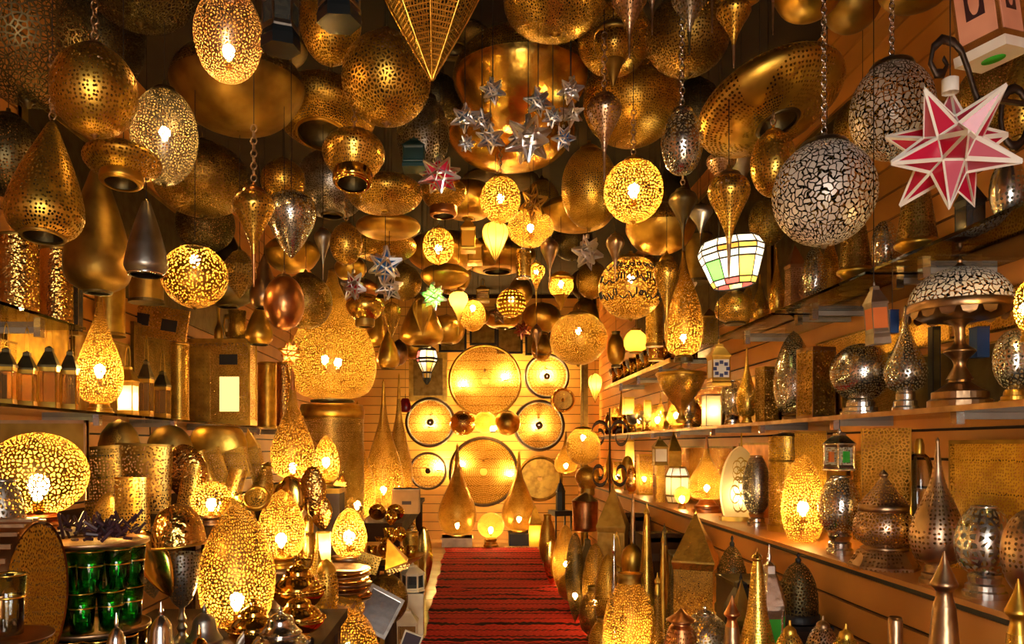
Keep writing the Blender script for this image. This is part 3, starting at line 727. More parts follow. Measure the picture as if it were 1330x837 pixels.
# -- nearest, upper part of the picture, from the slatted wall across
h('huge dark pierced globe in the top corner above the dotted brass ball', globe('d_net', 'dark'), (-66, -70, 130, 142), 1.95)
h('dark pierced globe half hidden behind the dotted brass ball', globe('d_lace', 'dark'), (70, -50, 190, 128), 2.62)
h('dark globe with star cuts cropped by the top edge beside the lit bronze egg', globe('d_leaf', 'dark'), (106, -80, 256, 46), 2.25)
h('round brass ball with fine dotted panels under a short hook', globe('b_dots', 'bronze'), (62, 50, 181, 181), 1.72, cord='chain')
h('lit bronze egg pierced with leaf cuts near the top edge', egg('z_lace', 'bronze'), (250, -26, 342, 110), 2.0, lit='bulb_small', bt=.30)
h('wide dark brass bowl lamp hanging behind the lit bronze egg', bowl_disc('o_dots', 'old'), (218, 44, 396, 180), 2.71)
h('dusky brass globe behind the hexagonal metal lanterns', globe('b_dots', 'old'), (388, -44, 470, 88), 2.3)
h('brass globe pierced with leaf shapes beside the faceted gold pendant', globe('b_leaf', 'bronze'), (443, 34, 560, 166), 2.25)
h('large faceted gold pendant with ribs and a pointed tip', facet('star_net', 'gold'), (489, -110, 633, 107), 1.9, name='faceted_pendant')
h('broad brass disc lamp with round hole behind the small gold ring lamp', disc('b_dots', 'brass', .5), (355, 90, 488, 198), 3.03, roll=4, pitch=-14)
h('lit silver-gold globe with coloured glass dots beside the dotted brass ball', globe('p_lace', 'dark'), (168, 104, 258, 245), 2.25, lit='bulb_small', bt=.52)
h('squat brass saucer lamp with open ring mouth under the dotted ball', ufo('b_dots', 'brass', .55), (105, 178, 211, 250), 1.98, pitch=-8)
h('tall brass pear lamp with open rim hanging by the wall', pear_open('b_dots', 'old', .55), (3, 155, 111, 320), 1.78, cord='chain', pitch=-8)
h('dark brass globe behind the spindle lamp on a chain', globe('o_dots', 'dark'), (196, 178, 326, 284), 3.1)
h('huge dim brass pear hanging behind the pewter cone lamp', pear_open('old', 'dark', .4), (80, 205, 172, 385), 2.45)
h('gold spindle lamp with long spike hanging on a chain', spindle('g_dots', 'copper'), (302, 236, 357, 373), 2.1, cord='chain')
h('brass globe peeping out beside the gold spindle lamp', globe('b_dots', 'old'), (338, 203, 397, 264), 3.0)
h('silver teardrop lamp pointing down beside the gold spindle', tear_down('s_fine', 'pewter'), (345, 246, 411, 336), 2.55)
h('pewter cone lamp with rounded open foot above the lit glass lantern', cone_open('pewter', 'steel'), (160, 258, 219, 363), 2.0)
h('lit brass globe with bulb showing at its open top', globe('glimmer', 'dark', .4), (208, 312, 297, 403), 2.55, lit='bulb', bt=.72)
h('small dark faceted diamond lantern beside the spindle spike', diamond('o_dots', 'dark'), (288, 320, 334, 388), 2.75)
h('dark bottle-shaped lamp with open base above the box lamps', pear_open('bronze', 'dark', .6), (324, 330, 362, 403), 2.92)
h('dim brass bottle-shaped lamp just below its dark twin', pear_open('brass', 'dark', .6), (318, 392, 355, 450), 3.15)
h('round dark copper ball with upright finial', globe('copper', 'bronze'), (342, 352, 396, 432), 2.66)
h('tall brass globe behind the dark copper ball', globe('o_dots', 'old'), (362, 350, 432, 430), 3.4)
h('gold ring lamp engraved with a star above its open mouth', ufo('g_dots', 'shiny', .62), (418, 164, 500, 252), 2.35, cord='chain', pitch=-14)
h('dark pewter disc lamp behind the gold ring lamp', disc('p_fine', 'dark', .3), (384, 192, 478, 286), 3.35, minh=.5)
h('flattened brass saucer pierced all over beside the red star', disc('b_dots', 'brass', .1), (450, 222, 549, 281), 2.89)
h('smooth flattened brass saucer just under the pierced one', disc('brass', 'brass', .1), (462, 276, 546, 313), 3.18)
h('lowest of the stacked brass saucers above the blue star', disc('b_fine', 'brass', .3), (456, 298, 541, 342), 3.55)
h('dark pewter egg lamp pierced with scrolls behind the tiny lantern', egg('p_leaf', 'dark'), (515, 118, 584, 228), 3.0)
h('copper ring lamp under the red star', ufo('b_fine', 'copper', .6), (546, 228, 606, 286), 3.35)
h('giant copper bowl lamp glowing orange behind the mirror stars', bowl_disc('g_dots', 'gold'), (588, 26, 764, 175), 3.0)
h('shallow giant copper bowl lamp just below the other copper bowl', bowl_disc('gold', 'gold'), (580, 120, 748, 226), 3.81)
h('polished brass globe with swirling cuts cropped by the top edge', globe('g_lace', 'brass'), (654, -60, 788, 58), 2.1)
h('gold lace globe behind the pewter spindle at the top', globe('g_lace', 'brass'), (750, -4, 846, 102), 2.73)
h('brass onion lantern with cone tip in front of the gold lace globe', onion('g_lace', 'old'), (771, 24, 822, 113), 2.35)
h('pewter spindle pendant in front of the gold lace globe', spindle('z_dots', 'bronze'), (794, -24, 841, 76), 1.95)
h('narrow spindle tip cropped by the top edge beside the pewter spindle', spindle('z_dots', 'bronze'), (826, -62, 868, 46), 2.15)
h('dark spindle pendant hanging over a brass globe', spindle('p_dots', 'dark'), (872, -24, 919, 72), 1.9)
h('brass spindle pendant with beaded tip beside the great tilted disc', spindle('b_dots', 'bronze'), (930, -8, 976, 89), 2.05)
h('spindle tip with small knob at the top edge between two spindles', spindle('z_dots', 'bronze'), (906, -90, 944, 43), 2.3)
h('slim spindle tip just above the great tilted disc', spindle('z_dots', 'bronze'), (988, -90, 1020, 46), 2.1)
h('great brass globe with plain cross bands behind the dark spindle', plain_globe('b_dots', 'old'), (757, 62, 886, 194), 3.1)
h('brass globe with pointed base under the dark spindle', globe('o_dots', 'old'), (838, -14, 950, 103), 2.5)
h('great tilted brass disc lamp with dark round hole', disc('b_spot', 'dark', .28), (905, 62, 1099, 197), 2.4, roll=-15, pitch=-16, minh=.75)
h('shallow orange brass bowl cropped by the top edge', bowl_disc('b_dots', 'brass'), (872, -40, 1004, 10), 2.6)
h('brass dish with turned silver boss beside the chains at the top', bowl_disc('old', 'brass'), (1002, -60, 1100, 32), 2.6)
h('brass dish with ringed silver boss just left of the slatted wall', bowl_disc('old', 'old'), (1062, -60, 1152, 46), 2.85)
h('dark brass disc at the top edge above the slatted wall', bowl_disc('o_fine', 'old'), (1140, -50, 1242, 21), 2.5)
h('dark bronze spindle with very long spike in front of the lit lace globe', spindle('z_dots', 'bronze', .6), (762, 112, 808, 236), 2.2, cord='chain')
h('silver pierced egg pendant on a ring', egg('s_leaf', 'silver'), (858, 136, 914, 229), 2.3, cord='steel_chain')
h('brilliantly lit gold lace globe in the middle of the ceiling', globe('g_lace', 'brass'), (784, 200, 862, 292), 2.7, lit='bulb', bt=.5, bs=1.25, cord='chain')
h('ornate dim gold globe with round medallions behind the lit lace globe', globe('b_lace', 'old'), (729, 182, 802, 301), 3.3)
h('dark plum spindle pendant near the leaded glass lantern', spindle('dark', 'dark'), (868, 240, 906, 328), 2.75, cord='chain')
h('grey spindle pendant beside the dark plum one', spindle('pewter', 'dark'), (894, 262, 926, 322), 3.2)
h('gold spindle pendant hanging over the leaded glass lantern', spindle('g_dots', 'bronze'), (919, 214, 975, 364), 2.3)
h('small bronze spindle partly hidden above the gold spindle', spindle('z_dots', 'bronze'), (917, 192, 957, 268), 2.68)
h('dark pewter spindle behind the small bronze spindle', spindle('pewter', 'dark'), (946, 190, 980, 270), 3.0)
h('small gold pierced globe under the great tilted disc', globe('g_dots', 'brass'), (974, 162, 1035, 259), 2.33, cord='chain')
h('big silver globe with dark scrollwork on a long chain', globe('s_scroll', 'pewter', .42), (1002, 172, 1142, 324), 2.18, cord='steel_chain')
h('silver globe with rosettes beside the big red star', globe('s_rose', 'pewter', .46), (1102, 70, 1218, 212), 2.3, cord='steel_chain')
h('brass globe behind the silver rosette globe', globe('o_dots', 'old'), (1082, 118, 1160, 205), 2.9)
# square metal lanterns seen from below
h('dark hexagonal metal lantern hanging beside the lit bronze egg', lantern('pewter', 'smoke_glass', seg=6, feet=.22, basem='dark_gloss'), (338, -70, 391, 78), 1.9, name='metal_lantern', cat='lantern', spin=20)
h('dark hexagonal metal lantern cropped by the top edge over a brass globe', lantern('pewter', 'smoke_glass', seg=6, feet=.22, basem='dark_gloss'), (411, -90, 470, 46), 1.8, name='metal_lantern', cat='lantern', spin=8)
h('tiny dark blue-grey lantern hanging in front of the pewter egg', lantern('teal_paint', 'teal_paint', hnd=False, feet=.16), (522, 176, 553, 226), 2.7, name='metal_lantern', cat='lantern')
# -- stars
def s(label, box, Y, glass='mirror_pane', wire='mirrorwire', rot=None, cord='cord', **k):
    r = rot or (random.uniform(-.4, .4), random.uniform(-.4, .4), random.uniform(0, 1))
    return put('star_lantern', label, 'star lantern', star(glass, wire, rot=r, **{q: k.pop(q) for q in list(k) if q in ('inner', 'w', 'separate', 'lattice', 'cap')}), box, Y, cord=cord, minh=1.4, **k)
big = s('large red and pink glass star with white metal edges', (1149, 98, 1329, 273), 1.55, 'red_glass', 'white_enamel', (.25, .35, .2), separate=True, w=.02, inner=.42, cap=True, cord='cord')
ms = [('topmost mirror star of the nearer cluster', 640, 118, 17), ('leftmost mirror star of the cluster before the copper bowl', 604, 153, 19), ('mirror star in the middle of the cluster before the copper bowl', 626, 157, 16),
      ('lowest mirror star under the cluster before the copper bowl', 637, 180, 19), ('mirror star half hidden between the lowest and middle ones', 606, 186, 11),
      ('bright mirror star at the head of the other cluster', 699, 132, 19), ('open wire star at the upper right of the mirror star cluster', 741, 117, 18),
      ('mirror star in the heart of the second cluster', 718, 152, 14), ('mirror star between the wire star and the blue-tinted one', 742, 148, 17), ('small blue-tinted mirror star lowest in the second cluster', 732, 179, 16),
      ('largest wire star hanging below the mirror clusters', 686, 180, 30)]
for i, (lb, x, y, r) in enumerate(ms):
    wire_only = 'wire' in lb
    s(lb, (x - r * 1.02, y - r * 1.08, x + r * 1.02, y + r * 1.12), 2.15 + .09 * (i % 3) + (.05 if r > 25 else 0), 'blue_glass' if 'blue' in lb else 'mirror_pane', lattice=wire_only, w=.048 if not wire_only else .045, inner=.45)
s('red glass star hanging before the pewter egg lamp', (543, 202, 599, 252), 2.6, 'red_glass', rot=(.3, .2, .5), w=.035)
s('blue glass star with silver edges above a smaller star', (478, 318, 523, 372), 3.0, 'blue_glass', w=.045)
s('small dark star with silver edges under the blue star', (487, 354, 524, 392), 3.11, 'smoke_glass', w=.05)
s('dark red star outlined in pale wire beside the blue star', (442, 350, 476, 392), 3.3, 'darkred_glass', w=.05)
s('glowing green glass star over the aisle', (545, 366, 581, 404), 3.9, 'green_glass', 'mirrorwire', lit='bulb_white', bt=.5, bs=1.0, w=.03)
s('small glowing multicoloured star beside the giant pear lamp', (361, 440, 393, 476), 3.3, 'orange_glass', 'brass', lit='bulb_white', bt=.5, bs=.8)
s('open silver wire star beside the calligraphy globe', (742, 304, 784, 352), 3.5, lattice=True, w=.045)
s('pale glass star with gold edges before the lit bowl lamp', (674, 238, 712, 290), 3.7, 'clear_pane', 'brass', w=.04)
s('brown wire star over the picture frames', (636, 393, 661, 421), 5.2, 'clear_pane', 'bronze', w=.05)
s('little red star hanging before the brass disc at the far end', (667, 416, 691, 442), 5.4, 'darkred_glass', 'copper', w=.05)
s('thin wire star behind the gold drop pendant', (874, 352, 906, 404), 3.95, lattice=True, w=.035)
# -- middle distance
h('lit gold pierced globe hanging below the copper bowls', globe('g_dots', 'brass'), (624, 224, 676, 292), 3.5, lit='bulb', bt=.52, cord='chain')
h('small round lit globe under a glass cap', globe('g_dots', 'brass'), (549, 292, 590, 345), 3.6, lit='bulb', bt=.42)
h('lit glass egg in a wire cage', facet('yellow_skin', 'old', 10), (626, 286, 661, 342), 3.7, lit='bulb_dim', bt=.55, bs=.9, name='cage_pendant')
h('lit brass bowl lamp below the pale glass star', globe('b_lace', 'old'), (659, 268, 719, 323), 3.9, lit='bulb', bt=.5)
h('dim gold globe behind the pale glass star', globe('b_lace', 'old'), (680, 228, 728, 302), 4.57)
h('brass disc lamp behind the lit pierced globe', disc('brass', 'brass', .2), (572, 232, 644, 288), 4.3)
h('broad brass saucer behind the small round lit globe', disc('brass', 'old', .3), (528, 298, 628, 356), 4.89)
h('brass saucer with open hole behind the wire-caged egg', disc('brass', 'old', .35), (596, 306, 696, 358), 5.63)
h('narrow brass tower lantern hanging beside the small lit globe', lantern('brass', 'amber_glass', hnd=False), (598, 280, 618, 330), 3.9, name='metal_lantern', cat='lantern')
h('second brass tower lantern slightly lower with dark foot', lantern('brass', 'amber_glass', hnd=False), (607, 306, 627, 346), 4.3, name='metal_lantern', cat='lantern')
h('pale cylinder lamp hanging under the lit brass bowl', cyl('g_spot', 'silver'), (670, 322, 690, 364), 3.7)
h('lit gold drop with long glass tip', spindle('g_dots', 'brass'), (685, 338, 708, 398), 4.0, lit='bulb_small', bt=.75, bs=.7)
h('bronze spindle pendant beside the lit gold drop', spindle('bronze', 'bronze'), (702, 306, 726, 376), 3.6)
h('lit double-bellied lamp near the silver wire star', onion('g_lace', 'brass'), (712, 352, 745, 404), 4.2, lit='bulb', bt=.68, bs=.9)
h('gold globe engraved with dark calligraphy and lit inside', globe('glimmer', 'old', .38), (777, 326, 862, 418), 3.68, lit='bulb', bt=.62)
h('slender bronze spindle in front of the calligraphy globe', spindle('bronze', 'bronze'), (787, 300, 811, 368), 3.1)
h('lit gold globe low over the far end', globe('glimmer', 'old'), (714, 400, 789, 477), 4.7, lit='bulb', bt=.62)
h('brass ball on the edge of the lit low globe', globe('brass', 'old'), (742, 384, 778, 440), 5.4)
h('gold drop pendant with green sheen beside the shelf', spindle('g_fine', 'brass'), (849, 326, 883, 452), 3.3)
h('lit gold pear lamp with tall neck near the far shelf', fatdrop('glimmer', 'dark'), (863, 326, 913, 472), 3.83, lit='bulb', bt=.22)
h('wide gold basin lamp right under the lit gold pear', coupe('g_fine', 'brass'), (851, 478, 919, 550), 3.85)
h('small lit amber jar lamp beside the calligraphy globe', vase('amber_glass', 'old'), (810, 426, 841, 460), 4.6, lit='bulb_dim', bt=.5)
h('dark brass bottle pendant behind the lit amber jar', vase('brass', 'dark'), (788, 430, 812, 478), 5.2)
h('big brass pear lamp beside the glowing green star', pear_open('brass', 'old', .4), (519, 378, 576, 452), 4.6, pitch=0)
h('brass shell lamp with pleated sides in front of the big brass pear', facet('brass', 'brass', 10), (536, 386, 562, 436), 4.1, name='faceted_pendant')
h('wide brass disc beside the hanging coloured lantern', disc('brass', 'old', .3), (556, 408, 604, 449), 5.0)
h('lit glass egg with hanging spike over the aisle', spindle('yellow_skin', 'brass', .6), (583, 372, 608, 438), 4.4, lit='bulb_dim', bt=.72, bs=.9)
h('lit orange pierced globe next to the spiked glass egg', globe('g_dots', 'brass'), (597, 386, 631, 432), 4.9, lit='bulb', bt=.7)
h('lit globe with diamond lattice over the picture frames', globe('lattice', 'brass'), (645, 372, 683, 414), 4.7, lit='bulb', bt=.6)
h('dark brass egg over the lattice globe', egg('brass', 'old'), (660, 358, 692, 398), 5.2)
h('broad brass disc with dark hole near the far wall', disc('brass', 'old', .4), (678, 392, 728, 434), 5.6)
h('small square lantern of glass panes above the spiked egg', lantern('brass', 'amber_glass'), (584, 346, 604, 378), 4.45, name='metal_lantern', cat='lantern')
h('square glass lantern beside the lit lattice globe', lantern('old', 'clear_pane'), (618, 362, 636, 394), 5.0, name='metal_lantern', cat='lantern')
h('faceted gold egg pendant near the giant pear lamp', facet('b_fine', 'gold', 8), (496, 392, 521, 440), 3.8, name='faceted_pendant')
h('brass drop lamp with open base below the faceted gold egg', pear_open('brass', 'old', .6), (489, 428, 519, 480), 4.2)
h('squat copper-gold ring lamp with red reflection', ufo('gold', 'old', .5), (449, 380, 499, 427), 3.4)
h('thin spindle pendant beside the brass ball with ring', spindle('pewter', 'bronze'), (408, 292, 431, 366), 3.1)
h('brass ball with neat cap and ring beside the blue star', globe('b_dots', 'old', .35), (428, 286, 471, 346), 3.0, cord='chain')
h('orange-lit brass bowl under the silver teardrop', bowl_disc('brass', 'brass'), (342, 306, 416, 356), 3.7)
h('brass cup lamp behind the dark red wire star', plain_globe('brass', 'old'), (434, 330, 476, 366), 3.92)
h('far brass globe behind the saucers over the aisle', globe('brass', 'old'), (560, 330, 612, 384), 5.85)
h('far brass globe behind the wire star', globe('b_fine', 'old'), (748, 336, 790, 390), 5.0)
h('far broad brass bowl above the wire star', bowl_disc('brass', 'brass'), (700, 250, 800, 304), 4.33)
h('large brass bowl behind the lit lace globe', bowl_disc('b_dots', 'brass'), (812, 262, 905, 332), 3.6)
h('dark ring lamp silhouetted beside the bronze spindle', ufo('dark', 'dark', .5), (740, 346, 786, 402), 5.6)
h('far brass ball hanging over the row of brass cups', globe('brass', 'old'), (690, 440, 716, 470), 7.4)
h('lit yellow ribbed lamp beside the far shelf', facet('yellow_skin', 'old', 8), (764, 484, 782, 524), 6.0, lit='bulb_dim', bt=.6, bs=.9, name='cage_pendant')
h('lit gold globe hanging at the far end beside the scrolled stand', globe('g_dots', 'brass', .45), (735, 552, 780, 606), 5.6, lit='bulb', bt=.7)
h('coloured glass lantern with red and white panes over the far tray', paned([(.10, 0), (.34, .12), (.42, .30), (.86, .58), (1, .66), (.80, .90), (.3, 1)], 8, lambda i, k: 'black' if i < 1 else (['white_glass', 'cream_skin', 'amber_glass'][(i + k) % 3] if i < 3 else ['white_glass', 'rose_glass', 'white_glass', 'cream_skin'][k % 4]), 'black', .035),
  (540, 448, 569, 500), 5.2, name='leaded_lantern', cat='lantern', lit='bulb_leaded', bt=.72)
# leaded glass lantern above the shelf
h('brightly lit leaded glass lantern with green and amber panes', paned([(.62, 0), (.70, .13), (.90, .55), (.98, .70), (1.0, .82), (.86, 1.0)], 10,
  lambda i, k: {0: ['amber_glass', 'rose_glass', 'white_glass', 'amber_glass'][k % 4], 1: ['white_glass', 'green_glass', 'white_glass', 'white_glass', 'amber_glass'][k % 5], 2: 'white_glass', 3: ['amber_glass', 'orange_glass', 'white_glass', 'white_glass'][k % 4], 4: 'white_glass'}[i], 'black', .02, .1),
  (905, 302, 994, 379), 3.0, name='leaded_lantern', cat='lantern', lit='bulb_leaded', bt=.55, bs=1.8, roll=-6)
h('pierced gold basket lamp under the leaded glass lantern', vase('g_lace', 'dark'), (928, 374, 982, 424), 3.2)
h('small house-shaped lantern with blue star tile on its face', lantern('brass', 'dial', hnd=False, feet=.1), (917, 440, 950, 503), 3.0, name='tile_lantern', cat='lantern')
h('little grey lantern with orange window hanging over the silver globe', lantern('pewter', 'orange_paint', hnd=False, feet=.16), (1120, 362, 1158, 450), 2.0, name='metal_lantern', cat='lantern', roll=-4)
h('little silver lantern with green windows over the silver egg lamp', lantern('silver', 's_dots', hnd=False, seg=6) + [B('green_window', (0, -.84, .32), (.2, .03, .13), 'green_glass'), B('orange_window', (-.72, -.46, .32), (.12, .12, .12), 'orange_glass')], (1068, 556, 1113, 612), 2.9, name='metal_lantern', cat='lantern', cord='cord')
# tin lantern with pink fretwork, top corner
tl = [B('body', (0, 0, .62), (1, 1, .38), 'silver'), B('bottom_flange', (0, 0, .21), (1.16, 1.16, .04), 'white_enamel'), L('bottom_hole', [(.004, .165), (.5, .165), (.5, .17)], 'green_glass', 20)]
for q in range(4):
    a = q * PI / 2; c_, s_ = math.cos(a), math.sin(a)
    for nm, cx, cz, hx, hz, th, mt in (('panel', 0, .62, .84, .30, .02, 'pink_paint'), ('fretwork', 0, .62, .42, .14, .035, 'purple')):
        p = B(nm, (cx, -1.01, cz), (hx, th, hz), mt); p.V[:, :2] = p.V[:, :2] @ np.array([[c_, s_], [-s_, c_]]); tl.append(p)
    ro = [L('rosette', ell(.49, .75, -88, 88, .3, 6), 'pink_paint', 8, False)]
    for p in ro:
        p.V[:, 1] = p.V[:, 1] * .12 - 1.03; p.V[:, :2] = p.V[:, :2] @ np.array([[c_, s_], [-s_, c_]]); tl.append(p)
put('tin_lantern', 'square tin lantern with pink fretwork panels in the top corner', 'lantern', tl, (1228, -80, 1342, 96), 1.62, spin=28, roll=-8, cord='cord')
# black iron hook that carries the red star
hk = [tube('arm', [(.9, 0, 0), (.75, 0, .2), (.55, 0, .5), (.3, 0, .8), (0, 0, .95), (-.45, 0, 1), (-.8, 0, .85), (-.9, 0, .6), (-.7, 0, .42), (-.4, 0, .42), (-.25, 0, .56), (-.4, 0, .68)], [.09] * 9 + [.085, .075, .06], 'iron', sides=8)]
hk1 = put('iron_hook', 'curled black iron hook from which the red star hangs', 'hook', hk, (1205, 44, 1272, 132), 1.58, dr=1.0)
hk = [tube('arm', circ((0, 0, .5), .8, 12, a0=40, a1=330), .14, 'iron', sides=8)]
hk2 = put('iron_hook', 'second black iron hook curling out behind the red star', 'hook', hk, (1296, 108, 1336, 196), 1.75, minh=.2)
for hk, (dx, dz) in ((hk1, (.05, .0)), (hk2, (.03, .02))):
    link('wall_bar', mesh_of(bars('wall_bar', [((dx, 0, dz), (WR - .002 - hk.location.x, .06, dz - .04))], .006, 'iron', sides=8), np.ones(3)), hk)
h('dim brass globe in the corner behind the tin lantern', globe('o_lace', 'dark'), (1240, 70, 1345, 175), 2.1)
h('tall brass lamp at the picture edge beside the iron hook', vase('b_dots', 'old'), (1300, 60, 1352, 190), 1.9)

# ------------------------------------------------------------------ lamps that stand
def t(label, pieces, box, Y=None, sx=None, zb=None, name='table_lamp', cat='table lamp', **k):
    return put(name, label, cat, pieces, box, Y, sx=sx, zb=zb, **k)
SM = dict(sx=1.44, zb=ZM); SU = dict(sx=1.45, zb=ZU); SL = dict(sx=1.45, zb=CZ); LS = dict(sx=-1.56, zb=ZL)
# -- upper glass shelf by the slatted wall
t('dark cone-shaded lamp with wide brass foot below the red star', [stepbase(.22, .85, 'brass', .6), L('collar', [(.55, .2), (1.0, .30), (1.02, .34), (.88, .38)], 'brass', 28), L('shade', [(.92, .37), (.6, 1)], 'o_dots', 28)], (1160, 247, 1222, 336), **SU)
t('black square lantern with keyhole openings below the red star', lantern('black', 'smoke_glass', hnd=False), (1238, 226, 1282, 300), name='metal_lantern', cat='lantern', **SU)
t('silver ball lamp with dotted band on the upper glass shelf', tglobe('s_spot', 'silver', .16), (1284, 204, 1336, 280), **SU)
t('small silver pierced ball lamp beside the cone-shaded lamp', tglobe('s_leaf', 'bronze', .2), (1131, 286, 1168, 344), **SU)
t('brown cone-shaded lamp behind the big silver globe', [stepbase(.2, .9, 'brass', .6), L('collar', [(.55, .2), (1.0, .30), (1.02, .34), (.88, .38)], 'brass', 28), L('shade', [(.92, .37), (.6, 1)], 'o_dots', 28)], (1086, 292, 1136, 368), **SU)
t('silver pierced egg lamp under the big silver globe', tegg_point('s_leaf', 'silver', .2), (1041, 318, 1075, 386), **SU)
t('flared gold column lamp just behind the silver egg', vase('g_dots', 'brass'), (1064, 312, 1092, 376), sx=1.56, zb=ZU)
t('brown house-shaped lantern with arched door on the glass shelf', tower('z_dots', 'bronze', .3), (1018, 316, 1047, 390), **SU)
t('slim gold drop lamp with tall spire on the glass shelf end', drop('g_fine', 'gold', .15), (998, 320, 1020, 396), **SU)
t('squat brass drop lamp beside the slim gold one', drop('b_dots', 'brass', .18), (974, 356, 1000, 412), **SU)
t('brass ball lamp at the far end of the glass shelf', tglobe('b_dots', 'brass'), (958, 366, 978, 416), sx=1.42, zb=ZU)
t('dark pierced wall lantern under the leaded glass lantern', tower('o_dots', 'old', .25), (908, 400, 934, 448), 4.0, cord='cord')
# -- middle shelf
t('large domed table lamp with white filigree shade and brass column', mushroom('s_scroll', 'bronze'), (1176, 332, 1322, 536), **SM)
t('silver pierced globe lamp at the picture edge on the middle shelf', tglobe('s_leaf', 'brass', .2, .7), (1288, 428, 1346, 530), **SM)
t('silver onion lamp with tall spire beside the domed table lamp', drop('s_leaf', 'silver', .2, .62), (1147, 396, 1206, 540), **SM)
t('silver round pierced lamp on stepped silver foot', tglobe('s_dots', 'silver', .22, .66), (1077, 446, 1161, 542), **SM)
t('tall silver pierced egg lamp on the middle shelf', tegg_point('s_dots', 'bronze', .1), (1004, 430, 1058, 546), sx=1.5, zb=ZM)
t('square copper-brown box lamp in front of the silver egg', boxlamp('gl_old', 'bronze'), (1034, 450, 1086, 545), sx=1.44, zb=ZM, spin=12)
t('dark square box lamp beside the silver egg', boxlamp('o_dots', 'old'), (981, 476, 1012, 546), sx=1.46, zb=ZM, spin=12)
t('slim gold drop lamp with needle spire on the middle shelf', drop('g_dots', 'brass', .1), (956, 450, 984, 546), **SM)
t('silver flower-pierced lamp beside the glowing white box', tegg('s_lace', 'steel', .25, .7), (935, 494, 968, 552), **SM)
t('glowing white pierced box lamp on the middle shelf', boxlamp('cream_skin', 'bronze'), (911, 512, 937, 556), sx=1.42, zb=ZM, lit='bulb_leaded', bt=.5, bs=.9)
t('small silver urn lamp beside the glowing white box', tegg('s_dots', 'steel', .3, .7), (884, 510, 904, 556), sx=1.42, zb=ZM)
t('lit flame-shaped lamp under the gold basin lamp', drop('g_lace', 'brass', .12), (866, 500, 890, 556), sx=1.5, zb=ZM, lit='bulb', bt=.35)
t('lit square box lamp glowing on the far middle shelf', boxlamp('yellow_skin', 'brass'), (808, 516, 824, 560), sx=1.42, zb=ZM, lit='bulb_small', bt=.5)
t('second lit box lamp just nearer on the far middle shelf', boxlamp('yellow_skin', 'brass'), (836, 520, 846, 558), sx=1.42, zb=ZM, lit='bulb_small', bt=.5)
# brass fretwork strips and tiles leaning behind the middle shelf
put('fret_screen', 'long pierced brass strip on the wall above the domed lamp', 'panel', [B('sheet', (0, 0, .5), (1, 1, .5), 'g_leaf'), B('rim_strip', (0, 0, .03), (1, 1.05, .03), 'old'), B('rim_strip', (0, 0, .97), (1, 1.05, .03), 'old')], None, at=(.004, .13, 1.655, 2.05, 1.56), dr=130)
put('fret_screen', 'long pierced brass strip on the wall above the copper-brown box', 'panel', [B('sheet', (0, 0, .5), (1, 1, .5), 'g_leaf'), B('rim_strip', (0, 0, .03), (1, 1.05, .03), 'old'), B('rim_strip', (0, 0, .97), (1, 1.05, .03), 'old')], None, at=(.004, .13, 1.655, 3.15, 1.56), dr=125)
put('blue_tile_box', 'small blue enamel box behind the grey hanging lantern', 'box', [B('body', (0, 0, .5), (1, 1, .46), 'blue_tile'), B('lid', (0, 0, .97), (1.05, 1.05, .03), 'navy')], (1150, 402, 1168, 434), 2.45, minh=1, cord='cord')
put('blue_tile_box', 'blue enamel box with tree motif behind the lamp column', 'box', [B('body', (0, 0, .5), (1, 1, .46), 'blue_tile'), B('lid', (0, 0, .97), (1.05, 1.05, .03), 'navy')], (1258, 424, 1286, 466), 2.4, minh=1)
put('dark_case', 'black upright case behind the silver onion lamp', 'case', [B('body', (0, 0, .5), (1, 1, .5), 'black'), B('edge', (0, -1, .5), (.7, .05, .46), 'dark')], (1205, 424, 1222, 530), sx=1.58, zb=ZM)
t('lit gold lace globe at the picture edge above the domed lamp', tglobe('g_lace', 'brass', .2), (1316, 366, 1352, 446), 1.9, lit='bulb', bt=.55)
# -- counter top
put('brass_screen', 'large pierced brass sheet leaning on the wall at the picture edge', 'panel', [B('sheet', (0, 0, .5), (1, 1, .5), 'b_dots'), B('edge', (0, 0, .985), (1.01, 1.1, .015), 'old'), B('edge', (-1, 0, .5), (.015, 1.1, .5), 'old')], None, at=(.24, .42, 1.63, 2.32, CZ), dr=.03, spin=-83, pitch=0)
t('tall brass-pink teardrop lamp with long cone spire and round holes', drop('z_spot', 'bronze', .13, .66), (1180, 568, 1257, 762), sx=1.365, zb=CZ)
t('silver ginger-jar lamp cut with zigzag slots', tegg('s_cut', 'silver', .26, .74), (1238, 656, 1321, 796), sx=1.365, zb=CZ)
t('large brass pierced globe lamp at the picture edge on the counter', tglobe('z_spot', 'bronze', .14), (1298, 662, 1380, 800), sx=1.365, zb=CZ)
t('onion-domed brass pot lamp with rosettes on flared foot', domed('z_leaf', 'bronze'), (1100, 610, 1197, 756), sx=1.365, zb=CZ)
t('silver pierced egg lamp on ringed foot beneath the green-windowed lantern', tegg('s_leaf', 'silver', .28, .62), (1062, 618, 1120, 732), sx=1.365, zb=CZ)
t('lit lace lamp with twisted edge casting bright light', egg_up('g_lace', 'gold'), (1014, 590, 1072, 706), sx=1.38, zb=CZ, lit='bulb', bt=.40, bs=1.4)
t('brass cylinder lamp with dark pierced knob on top', cyl('b_dots', 'brass', .92, .06)[:2] + [L('lid', [(.94, .70), (.94, .72), (.5, .74), (.45, .76)], 'old', 28), L('knob', sm([(.4, .76), (.8, .82), (.9, .89), (.7, .97), (.2, 1)], 4), 'z_dots', 28)], (996, 562, 1048, 712), sx=1.50, zb=CZ)
t('silver domed lamp between the white arch and brass cylinder', tegg('p_dots', 'silver', .2, .66), (964, 592, 1001, 702), sx=1.44, zb=CZ)
